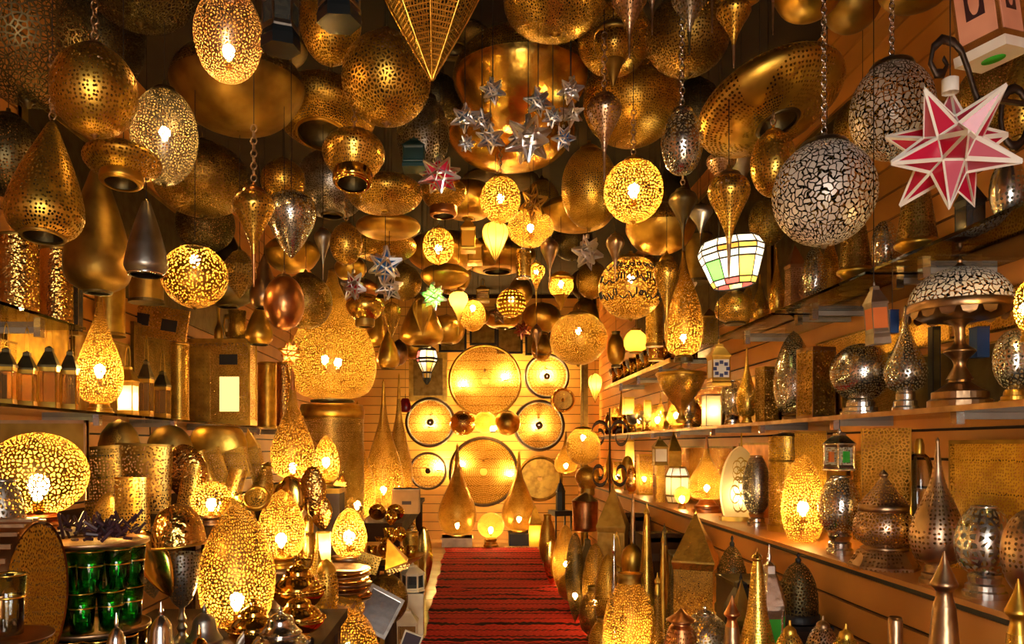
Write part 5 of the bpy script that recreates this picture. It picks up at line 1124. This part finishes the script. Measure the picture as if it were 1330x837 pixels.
# trinket heap on the far table
put('display_stool', 'dark round stool under the dish of brass trinkets', 'stool', [L('seat', [(.004, .94), (1, .94), (1, 1), (.004, 1)], 'table_wood', 24), L('column', [(.5, .03), (.4, .5), (.5, .95)], 'table_wood', 16), L('foot', [(.004, 0), (1, 0), (.9, .03), (.4, .04)], 'table_wood', 24)], None, at=(.075, .543, -.44, 4.3, .002))
put('plate', 'big dark brass dish holding the trinket heap', 'plate', plate('brass'), None, at=(.19, .05, -.44, 4.3, .547))
spots = [(0, 0, 0)] + [(.108 * math.cos(PI / 3 * q), .108 * math.sin(PI / 3 * q), 0) for q in range(6)] + [(.056 * math.cos(PI / 2 * q + .3), .056 * math.sin(PI / 2 * q + .3), 1) for q in range(4)] + [(0, 0, 2)]
for k, (dx, dy, ly) in enumerate(spots):
    kind = (k * 2 + ly) % 3
    pcs = petal('shiny', 'gold') if kind == 0 else (plate('shiny') if kind == 1 else tumbler('shiny', 'gold'))
    lab = ['small shiny brass leaf trinket in the heap before the teardrops', 'small shiny brass saucer in the heap before the teardrops', 'small brass cup in the heap before the teardrops'][kind] if ly < 2 else 'topmost trinket of the brass heap before the teardrops'
    put('trinket', lab, 'trinket', pcs, None, at=((.034, .088, -.44 + dx, 4.3 + dy, .568 + .095 * ly) if kind == 0 else ((.038, .02, -.44 + dx, 4.3 + dy, .575 + .095 * ly) if kind == 1 else (.03, .075, -.44 + dx, 4.3 + dy, .568 + .095 * ly))),
        roll=8 * math.sin(k * 2.3), group=['brass leaf trinkets', 'brass saucers in the heap', 'brass cups in the heap'][kind] if ly < 2 else None)
# things on the floor by the rug
put('mirror_frame', 'silver-framed mirror box tipped against the pile by the rug', 'frame', frame('pewter', 'steel'), (456, 758, 526, 832), 3.75, dr=.12, roll=28, pitch=-22)
put('metal_lantern', 'cream wooden lantern with arched openings standing by the rug', 'lantern', lantern('cream', 'smoke_glass', seg=6, hnd=False), (520, 730, 552, 800), 4.9, zb=.28)
put('metal_lantern', 'cream lattice lantern standing lowest by the rug', 'lantern', lantern('cream', 'clear_pane', hnd=False), (514, 786, 544, 850), 4.55, zb=.01)
put('pedestal', 'cream block under the arched wooden lantern', 'pedestal', [B('block', (0, 0, .5), (1, 1, .5), 'cream'), B('slab', (0, 0, .95), (1.05, 1.05, .05), 'cream')], None, at=(.07, .27, -.362, 4.9, .005))
put('oval_tray', 'shiny oval brass tray on edge beside the rug', 'tray', petal('shiny', 'gold'), (538, 684, 562, 764), 6.3, dr=.25, zb=.01)
put('oval_tray', 'darker oval tray leaning behind the shiny one', 'tray', petal('hammered', 'gold'), (524, 678, 546, 760), 6.7, dr=.3, zb=.01)
put('floor_lamp', 'brass cylinder lantern beside the heap of trinkets', 'floor lamp', cyl('b_dots', 'brass'), (522, 690, 544, 748), 5.2, zb=None)
put('floor_lamp', 'dim brass globe under the plates beside the mirror box', 'floor lamp', plain_globe('o_dots', 'old'), (474, 742, 530, 812), 4.2)
put('brass_pyramid', 'shining brass pyramid shade hanging off the trinket heap', 'wall lamp', tower('hammered', 'brass', .8), (500, 700, 532, 748), 4.05, roll=-20)
put('picture_card', 'small card in pale frame at the bottom edge', 'frame', frame('cream', 'purple'), (518, 818, 550, 850), 3.9, dr=.1, roll=20)
put('fret_tile', 'square fretwork tile lying under the ornate dishes', 'tile', [B('tile', (0, 0, .5), (1, 1, .5), 'b_leaf'), B('border', (0, 0, .5), (1.04, 1.04, .3), 'bronze')], (414, 772, 462, 800), 3.0, minh=.1, roll=10)

# ------------------------------------------------------------------ far wall: round trays and frames
def wt(label, x, y, r, m, rimm, off=.10, Yw=YB, boss=True, th=.05, rim=.15, **k):
    Yt = Yw - off; put('round_tray', label, 'tray', tray(m, rimm, boss, rim, (off - .012) / th + .5), None, at=(r / F * Yt, th, (x - PX) / F * Yt, Yt, CH + (PY - y) / F * Yt), pitch=90, **k)
wt('largest polished round tray at the top of the far wall', 630, 495, 48, 'tray_fine', 'old', .16, boss=False, rim=.08)
wt('great round tray dotted in rows with dark rim', 628, 613, 46, 'tray_sheet', 'rim_wood', .22, boss=False, rim=.10)
wt('round pierced tray with dark rim and boss beside the polished tray', 559, 549, 33, 'tray_fine', 'rim_wood', .14)
wt('small round tray with flower tracery and dark rim', 556, 612, 25, 'tray_lines', 'rim_wood', .12)
wt('round tray with pale lace face high beside the far shelf', 710, 489, 30, 'tray_lines', 'rim_wood', .12)
wt('round tray with petal tracery below the rosette', 700, 553, 34, 'tray_fine', 'rim_wood', .14, boss=True)
wt('small rosette plaque with beaded ring on the far wall', 731, 520, 16, 'gold', 'gold', .3, th=.06, rim=.25)
wt('plain dim brass tray low on the far wall', 701, 622, 30, 'brass', 'old', .10, boss=False)
for lb, x, y, r, m in (('brass half-globe on the far wall between the trays', 601, 549, 17, 'hammered'), ('second brass half-globe on the far wall beside the cup', 659, 549, 17, 'brass'), ('pierced brass cup with light over the dotted tray', 630, 548, 15, 'g_leaf')):
    Yt = YB - .42
    put('wall_globe', lb, 'wall lamp', plain_globe(m, 'old'), (x - r, y - r, x + r, y + r), Yt - .1)
for lb, x, y in (('bare bulb behind the polished tray, nearer the leaded lantern', 602, 500), ('bare bulb behind the polished tray, nearer the lace tray', 657, 491), ('bare bulb behind the dotted tray on the side of the small tray', 600, 604),
                 ('bare bulb behind the dotted tray near the glowing teardrop', 662, 617), ('bare bulb behind the dark-rimmed boss tray', 559, 552), ('bare bulb behind the lace-faced tray', 710, 489), ('bare bulb behind the petal tracery tray', 698, 555), ('bare bulb behind the small flower tray', 570, 608),
                 ('bare bulb over the dotted tray beside the pierced cup', 640, 558)):
    Yt = YB - (.06 if 'over' not in lb else .5)
    put('wall_bulb', lb, 'bulb', [L('socket', [(.004, 0), (1, 0), (1, .5), (.004, .5)], 'black', 10), L('bulb', sm([(.5, .5), (.9, .9), (1, 1.4), (.5, 1.9), (.02, 2)], 3), 'bulb_far', 12)], None, at=(.034, .04, (x - PX) / F * Yt, Yt, CH + (PY - y) / F * Yt - .04))
for lb, bx in (('black picture frame left of the three over the polished tray', (570, 424, 606, 458)), ('highest black picture frame over the polished tray', (610, 410, 645, 449)), ('black picture frame above the little red star', (645, 425, 679, 460)), ('black picture frame nearest the far shelf', (682, 425, 716, 462))):
    put('framed_picture', lb, 'picture', frame('black', 'old'), bx, YB - .05, dr=.1)
put('brass_screen', 'square brass relief panel behind the coloured lantern', 'panel', [B('sheet', (0, 0, .5), (1, 1, .5), 'brass'), B('raised_field', (0, -1.2, .5), (.76, .6, .38), 'old')], (531, 458, 581, 522), YB - .1, dr=.08)
put('red_pouch', 'dark red leather pouch hanging beside the boss tray', 'pouch', [L('body', sm([(.3, 0), (.9, .1), (1, .5), (.7, .9), (.4, 1)], 4), 'darkred_glass', 18), L('string', [(.06, .98), (.06, 1.3)], 'black', 6)], (519, 512, 534, 536), 8.5, dr=.5, cord='cord')
# scrolled iron stand near the far end
sp = [bars('post', [((0, 0, 0), (0, 0, 1))], .045, 'iron')]
for sgn in (-1, 1):
    for z, r in ((.86, .5), (.66, .42)):
        pts = []
        for i in range(22):
            a = i / 21 * 2.6 * PI; rr = r * (1 - .7 * i / 21); pts.append((sgn * (.5 - rr * math.cos(a)) * 1.0, 0, z + rr * .16 * math.sin(a) * (1 if z > .7 else -1)))
        sp.append(tube('scroll', pts, .011, 'iron', sides=5))
sp.append(L('foot', [(.004, 0), (.6, 0), (.5, .02), (.06, .05)], 'iron', 18))
put('iron_stand', 'black wrought-iron stand with scrolls near the far shelf', 'stand', sp, (768, 530, 816, 760), 5.9, zb=.005)
put('column', 'dark metal post between the far wall and the far shelf', 'post', [B('shaft', (0, 0, .5), (1, 1, .5), 'old'), B('foot', (0, 0, .01), (1.5, 1.5, .01), 'old'), B('head', (0, 0, .98), (1.4, 1.4, .02), 'old')], None, at=(.035, CEIL - .004, 1.22, 8.2, .002))
# small brass cups crowding the far upper shelf and ledge
cl = ['little brass cup among many on the far upper shelf']
for k in range(34):
    y = 5.15 + (k % 17) * .13; x = 1.36 + .12 * (k // 17)
    put('brass_cup', 'little brass cup in the front row on the far upper shelf' if k < 17 else 'little brass cup in the back row on the far upper shelf', 'cup', tumbler('shiny', 'gold') if k % 2 else goblet('gold'), None, at=(.055, .15 + .05 * (k // 17), x, y, ZU + .002), group='front row of brass cups' if k < 17 else 'back row of brass cups')
for k in range(22):
    y = 5.6 + (k % 11) * .17; x = 1.37 + .13 * (k // 11)
    put('brass_cup', 'little brass cup in the front row on the far middle shelf' if k < 11 else 'little brass cup in the back row on the far middle shelf', 'cup', [tumbler('shiny', 'gold'), tglobe('g_dots', 'brass', .2), goblet('gold')][k % 3], None, at=(.06, .16, x, y, ZM + .002), group='front cups on the far middle shelf' if k < 11 else 'back cups on the far middle shelf')
# blue star on the tile lantern's face
tl = [o for o in bpy.data.objects if o.name.startswith('tile_lantern')][0]
pa = [c for c in tl.children if c.name.startswith('pane')]
bs_ = max(pa, key=lambda c: -np.mean([v.co.y for v in c.data.vertices])); vv = np.array([v.co for v in bs_.data.vertices]); c0 = vv.mean(0); sz = (vv[:, 2].max() - vv[:, 2].min()) * .36
for k in range(8):
    a = 2 * PI * k / 8
    link('blue_star_tip', mesh_of(B('blue_star_tip', (c0[0] + sz * .75 * math.cos(a), c0[1] - .002, c0[2] + sz * .75 * math.sin(a)), (sz * .2, .002, sz * .2), 'navy'), np.ones(3)), tl)
# black calligraphy strokes round the engraved globe
cg = [o for o in bpy.data.objects if o.get('label', '').startswith('gold globe engraved')][0]
shd = [c for c in cg.children if c.name.startswith('shade')][0]; vv = np.array([v.co for v in shd.data.vertices]); Rg = np.abs(vv[:, 0]).max(); z0, z1 = vv[:, 2].min(), vv[:, 2].max(); zc, hz = (z0 + z1) / 2, (z1 - z0) / 2
def on(a, e): return (Rg * 1.012 * math.cos(e) * math.sin(a), -Rg * 1.012 * math.cos(e) * math.cos(a), zc + hz * 1.012 * math.sin(e))
st = []
for row, e0 in enumerate((-.38, .12, .58)):
    a = -1.5 + .15 * row
    while a < 1.5:
        kd = random.choice('lluoc'); 
        if kd == 'l': pts = [on(a, e0 + .22 * i / 4) for i in range(5)]; st.append(pts); a += .09
        elif kd == 'u': st.append([on(a + .26 * i / 8, e0 - .10 * math.sin(PI * i / 8)) for i in range(9)]); a += .30
        elif kd == 'o': st.append([on(a + .07 + .06 * math.cos(2 * PI * i / 8), e0 + .05 + .07 * math.sin(2 * PI * i / 8)) for i in range(9)]); a += .16
        else: st.append([on(a + .2 * i / 8, e0 + .10 * math.cos(1.5 * PI * i / 8)) for i in range(9)]); a += .24
for pts in st:
    link('calligraphy_stroke', mesh_of(tube('calligraphy_stroke', pts, .0035, 'black', sides=4), np.ones(3)), cg)

for k, x in enumerate((-.585, -.40 - .07)):
    put('plate', ['shiny brass plate standing on edge before the tall teardrops', 'shiny brass plate standing on edge at the table corner by the rug'][k], 'plate', plate('shiny'), None, at=(.055, .02, x, 4.86, TC + .056), pitch=-72)

# more of the pile on the bench and tables
for lb, kind, bx, Yp, kw in (
    ('gold embossed dome standing behind the honeycomb egg', petal('hammered', 'gold'), (388, 606, 424, 672), 3.55, dict(dr=.4)),
    ('round brass shield leaning behind the honeycomb egg', petal('shiny', 'gold'), (352, 618, 396, 690), 3.3, dict(dr=.3, roll=8)),
    ('brass wedge leaning between the small lit globe and flower-cut egg', bent('g_fine', 'gold'), (300, 640, 336, 690), 2.85, dict(dr=.4, roll=-16)),
    ('pierced gold sheet leaning behind the flower-cut egg', bent('g_dots', 'gold'), (228, 600, 262, 664), 2.9, dict(dr=.35, roll=10)),
    ('flat brass leaf standing in front of the curved sheets', petal('g_fine', 'gold'), (120, 640, 152, 700), 2.25, dict(dr=.25, roll=14)),
    ('shiny brass bowl tipped before the brass-bound block', petal('hammered', 'gold'), (400, 640, 432, 690), 3.75, dict(dr=.4, roll=-10)),
    ('brass pierced wedge at the foot of the giant pear drum', tower('g_fine', 'gold', .4), (430, 610, 452, 664), 4.35, dict(roll=6)),
    ('gold shell lying over the edge beside the stacked plates', petal('shiny', 'gold'), (478, 724, 508, 776), 3.4, dict(dr=.35, roll=50)),
    ('square gold tile leaning under the white egg lamp', [B('sheet', (0, 0, .5), (1, 1, .5), 'g_leaf'), B('edge', (0, 0, .97), (1.02, 1.2, .03), 'gold')], (462, 716, 496, 748), 3.5, dict(dr=.06, roll=18)),
    ('brass ball lamp lying between the mirror box and the plates', globe('g_leaf', 'brass'), (440, 772, 474, 806), 3.2, dict()),
    ('round gold tray leaning against the table end by the rug', petal('shiny', 'gold'), (508, 752, 528, 800), 4.6, dict(dr=.3, roll=-8)),
):
    put('wall_sconce' if 'tray' not in lb and 'ball' not in lb else ('oval_tray' if 'tray' in lb else 'floor_lamp'), lb, 'wall lamp' if 'tray' not in lb and 'ball' not in lb else ('tray' if 'tray' in lb else 'floor lamp'), kind, bx, Yp, **kw)

# crate-shaped dark fillers added so the space before the counter goes dark
for lb, x, y, r, hh in (('dark crate block added to darken behind the tower lantern', 1.17, 4.15, .10, .62), ('dark crate block added to darken near the dark tower', 1.16, 4.7, .11, .66), ('dark crate block added to darken the far counter end', 1.16, 5.6, .11, .7), ('low dark crate block added to darken beside the black pierced dome', 1.16, 3.15, .10, .30)):
    put('filler', lb, 'filler', [B('body', (0, 0, .5), (1, 1, .49), 'leatherette'), B('lid', (0, 0, .98), (1.03, 1.03, .02), 'dark')] + [B('slat', (0, -1.01, .2 + .25 * q), (.96, .02, .09), 'table_wood') for q in range(4)], None, at=(r, hh, x, y, .002 if y > 3.3 else .352), dr=1.6)
# crowded gold lamps at the far end of the shelves and counter
for lb, kind, bx, sxx, zz, lt in (
    ('gold globe lamp between the lit boxes on the far middle shelf', tglobe('g_dots', 'brass', .2), (822, 524, 838, 560), 1.5, ZM, 'bulb_small'),
    ('squat gold urn on the far middle shelf nearest the tile lantern', vase('hammered', 'brass'), (892, 520, 912, 556), 1.56, ZM, None),
    ('tall gold bottle lamp on the far middle shelf', drop('g_fine', 'gold', .1), (800, 500, 814, 560), 1.56, ZM, None),
    ('lit pierced drum lamp on the far middle shelf', cyl('g_lace', 'brass'), (846, 526, 862, 560), 1.40, ZM, 'bulb_small'),
    ('gold vase on the far middle shelf under the far upper shelf', vase('shiny', 'gold'), (784, 536, 796, 562), 1.5, ZM, None),
    ('lit gold globe lamp on the counter before the clock-face lantern', tglobe('g_lace', 'brass', .25), (876, 632, 896, 668), 1.36, CZ, 'bulb_small'),
    ('gold dish lamp on the counter beside the lit box lamp', vase('hammered', 'brass'), (812, 604, 828, 640), 1.36, CZ, None),
    ('lit small drum lamp at the far end of the counter', cyl('g_lace', 'brass'), (796, 600, 808, 632), 1.40, CZ, 'bulb_small'),
    ('gold spire lamp at the far end of the counter', drop('g_fine', 'gold', .1), (784, 576, 798, 630), 1.5, CZ, None),
    ('gold urn behind the lit onion lamp on the counter', vase('g_leaf', 'gold'), (906, 594, 930, 656), 1.58, CZ, None),
    ('brass spire lamp on the counter behind the white arch lamp', drop('g_dots', 'brass', .1), (950, 562, 976, 668), 1.58, CZ, None)):
    kw = dict(lit=lt, bt=.45, bs=1.1) if lt else {}
    put('table_lamp', lb, 'table lamp', kind, bx, sx=sxx, zb=zz, **kw)

# ------------------------------------------------------------------ lamps and sheets packed behind the front rows
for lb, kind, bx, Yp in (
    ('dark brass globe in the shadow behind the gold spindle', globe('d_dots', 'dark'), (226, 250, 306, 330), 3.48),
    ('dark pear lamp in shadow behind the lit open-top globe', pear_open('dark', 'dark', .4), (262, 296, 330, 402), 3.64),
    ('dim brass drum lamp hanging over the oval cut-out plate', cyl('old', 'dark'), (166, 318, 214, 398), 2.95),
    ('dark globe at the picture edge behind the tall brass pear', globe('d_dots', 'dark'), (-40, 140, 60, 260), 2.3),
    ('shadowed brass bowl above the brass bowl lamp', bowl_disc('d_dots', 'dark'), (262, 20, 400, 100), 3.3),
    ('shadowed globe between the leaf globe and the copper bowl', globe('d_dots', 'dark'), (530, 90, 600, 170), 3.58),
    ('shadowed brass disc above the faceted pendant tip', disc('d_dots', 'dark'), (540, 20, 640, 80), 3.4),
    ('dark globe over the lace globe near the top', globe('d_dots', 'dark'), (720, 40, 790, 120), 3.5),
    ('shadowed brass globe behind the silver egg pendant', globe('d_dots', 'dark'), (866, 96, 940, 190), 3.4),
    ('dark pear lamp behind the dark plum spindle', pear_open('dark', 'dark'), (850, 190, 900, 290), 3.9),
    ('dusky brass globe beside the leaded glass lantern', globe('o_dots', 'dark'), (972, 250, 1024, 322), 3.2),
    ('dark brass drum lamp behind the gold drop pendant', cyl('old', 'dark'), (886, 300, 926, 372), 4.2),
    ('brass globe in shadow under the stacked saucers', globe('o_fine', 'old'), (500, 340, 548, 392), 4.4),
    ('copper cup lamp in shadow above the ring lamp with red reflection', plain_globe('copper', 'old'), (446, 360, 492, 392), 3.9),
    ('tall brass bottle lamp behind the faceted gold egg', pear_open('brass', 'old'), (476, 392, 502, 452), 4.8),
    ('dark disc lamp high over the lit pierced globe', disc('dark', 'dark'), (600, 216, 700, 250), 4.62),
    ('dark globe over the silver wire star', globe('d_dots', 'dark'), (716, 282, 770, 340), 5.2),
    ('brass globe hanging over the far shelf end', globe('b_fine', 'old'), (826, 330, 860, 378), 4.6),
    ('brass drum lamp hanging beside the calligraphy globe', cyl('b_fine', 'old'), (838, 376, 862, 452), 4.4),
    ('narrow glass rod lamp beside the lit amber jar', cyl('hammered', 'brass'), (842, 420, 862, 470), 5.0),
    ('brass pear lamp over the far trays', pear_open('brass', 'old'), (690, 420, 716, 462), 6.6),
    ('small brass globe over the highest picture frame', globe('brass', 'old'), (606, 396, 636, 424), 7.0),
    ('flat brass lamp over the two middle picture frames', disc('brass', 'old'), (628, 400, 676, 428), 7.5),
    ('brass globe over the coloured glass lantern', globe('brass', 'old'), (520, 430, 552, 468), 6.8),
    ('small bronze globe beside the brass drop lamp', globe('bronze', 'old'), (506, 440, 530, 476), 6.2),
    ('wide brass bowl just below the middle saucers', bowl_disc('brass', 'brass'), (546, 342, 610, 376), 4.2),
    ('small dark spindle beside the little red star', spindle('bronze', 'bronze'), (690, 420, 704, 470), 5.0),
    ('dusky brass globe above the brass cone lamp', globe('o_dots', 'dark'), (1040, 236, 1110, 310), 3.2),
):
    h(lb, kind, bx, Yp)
# sheets standing against the walls behind the shelves
def backsheet(label, x, y0, y1, z0, z1, m, edge='old', name='brass_screen'):
    put(name, label, 'screen', [B('sheet', (0, 0, .5), (1, 1, .5), m), B('edge', (0, 0, .985), (1.6, 1.005, .015), edge), B('edge', (0, .985, .5), (1.6, .015, .5), edge), B('edge', (0, -.985, .5), (1.6, .015, .5), edge)], None, at=(.006, z1 - z0, x, (y0 + y1) / 2, z0), dr=(y1 - y0) / 2 / .006)
XW = WR - .012; XV = WL + .012
for lb, y0, y1, dz, m in (('pierced brass screen behind the domed table lamp', 1.72, 2.28, .215, 'o_lace'), ('dark screen behind the silver round lamp', 2.33, 2.86, .22, 'dark'), ('pierced brass screen behind the copper-brown box lamp', 2.9, 3.4, .2, 'o_dots'),
                          ('plain brass screen behind the slim gold needle lamp', 3.46, 4.0, .24, 'old'), ('brass screen behind the glowing white box lamp', 4.1, 4.9, .3, 'brass'), ('shiny brass screen at the far end of the middle shelf', 5.0, 6.4, .3, 'hammered')):
    backsheet(lb, XW, y0, y1, ZM + .002, ZM + dz, m)
for lb, y0, y1, dz, m in (('gold pierced screen behind the silver egg on ringed foot', 2.86, 3.3, .38, 'g_leaf'), ('plain brass screen behind the lit twisted lace lamp', 3.36, 3.95, .40, 'brass'), ('copper screen behind the white arch lamp', 4.0, 4.7, .42, 'copper'),
                          ('hammered screen at the far end of the counter', 4.8, 6.2, .40, 'hammered')):
    backsheet(lb, XW, y0, y1, CZ + .002, CZ + dz, m)
for lb, y0, y1, z0, z1, m in (('plain brass screen behind the four glass lanterns', 1.7, 2.5, ZL + .002, 1.46, 'old'), ('tall brass screen behind the lit drop lamp', 2.9, 3.35, ZL + .002, 1.80, 'brass'), ('dark brass screen behind the pale glass lantern', 3.4, 3.95, ZL + .002, 1.72, 'old'),
                              ('pierced brass screen behind the wide box lamp', 4.0, 4.9, ZL + .002, 1.85, 'o_dots'), ('hammered brass screen at the end of the long shelf', 5.0, 5.85, ZL + .002, 1.9, 'hammered'),
                              ('large added dark sheet shading the wall over the long shelf', 3.0, 5.6, 1.96, 2.6, 'dark')):  # last one is an added dark sheet, standing in for shade
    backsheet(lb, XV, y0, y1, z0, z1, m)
backsheet('large added dark sheet shading the wall over the far upper shelf', XW, 4.2, 7.6, 2.0, 2.98, 'dark')  # dark sheet put up to blacken the wall between lamps
backsheet('added dark sheet shading the wall beside the leaded lantern', XW, 3.4, 4.15, 2.02, 2.7, 'dark')  # added dark sheet, also there to blacken bare wall
# the dark crowd of lamps under the counter edge
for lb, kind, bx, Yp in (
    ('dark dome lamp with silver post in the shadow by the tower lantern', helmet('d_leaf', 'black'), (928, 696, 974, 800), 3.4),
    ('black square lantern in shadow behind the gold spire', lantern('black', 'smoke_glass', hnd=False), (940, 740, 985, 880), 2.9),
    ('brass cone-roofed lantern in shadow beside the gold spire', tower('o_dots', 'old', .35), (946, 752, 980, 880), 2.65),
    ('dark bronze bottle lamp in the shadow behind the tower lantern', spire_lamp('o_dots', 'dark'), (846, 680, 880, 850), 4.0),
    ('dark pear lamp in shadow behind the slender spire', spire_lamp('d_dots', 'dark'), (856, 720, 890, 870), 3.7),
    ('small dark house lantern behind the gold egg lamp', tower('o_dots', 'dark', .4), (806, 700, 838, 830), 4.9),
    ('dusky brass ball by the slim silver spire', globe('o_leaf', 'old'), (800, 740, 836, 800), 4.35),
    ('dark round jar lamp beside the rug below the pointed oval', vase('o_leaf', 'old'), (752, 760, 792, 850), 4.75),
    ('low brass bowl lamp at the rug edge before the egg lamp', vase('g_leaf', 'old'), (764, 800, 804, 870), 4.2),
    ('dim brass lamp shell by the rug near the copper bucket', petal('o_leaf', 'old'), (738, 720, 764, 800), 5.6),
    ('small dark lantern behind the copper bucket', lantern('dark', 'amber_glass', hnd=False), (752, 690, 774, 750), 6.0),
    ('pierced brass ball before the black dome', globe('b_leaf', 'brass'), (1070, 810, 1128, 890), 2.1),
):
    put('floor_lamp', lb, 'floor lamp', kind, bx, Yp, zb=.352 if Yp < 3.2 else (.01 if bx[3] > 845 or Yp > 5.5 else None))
# a cup leaves room for the lamp that stands in its place
lamps = [o for o in C.objects if o.name.startswith('table_lamp') and o.parent is None]
for o in [o for o in C.objects if o.name.startswith('brass_cup') and o.parent is None]:
    if any(abs(o.location.z - q.location.z) < .05 and (o.location - q.location).length < .15 for q in lamps):
        for c in list(o.children_recursive): bpy.data.objects.remove(c)
        bpy.data.objects.remove(o)
hang_all()
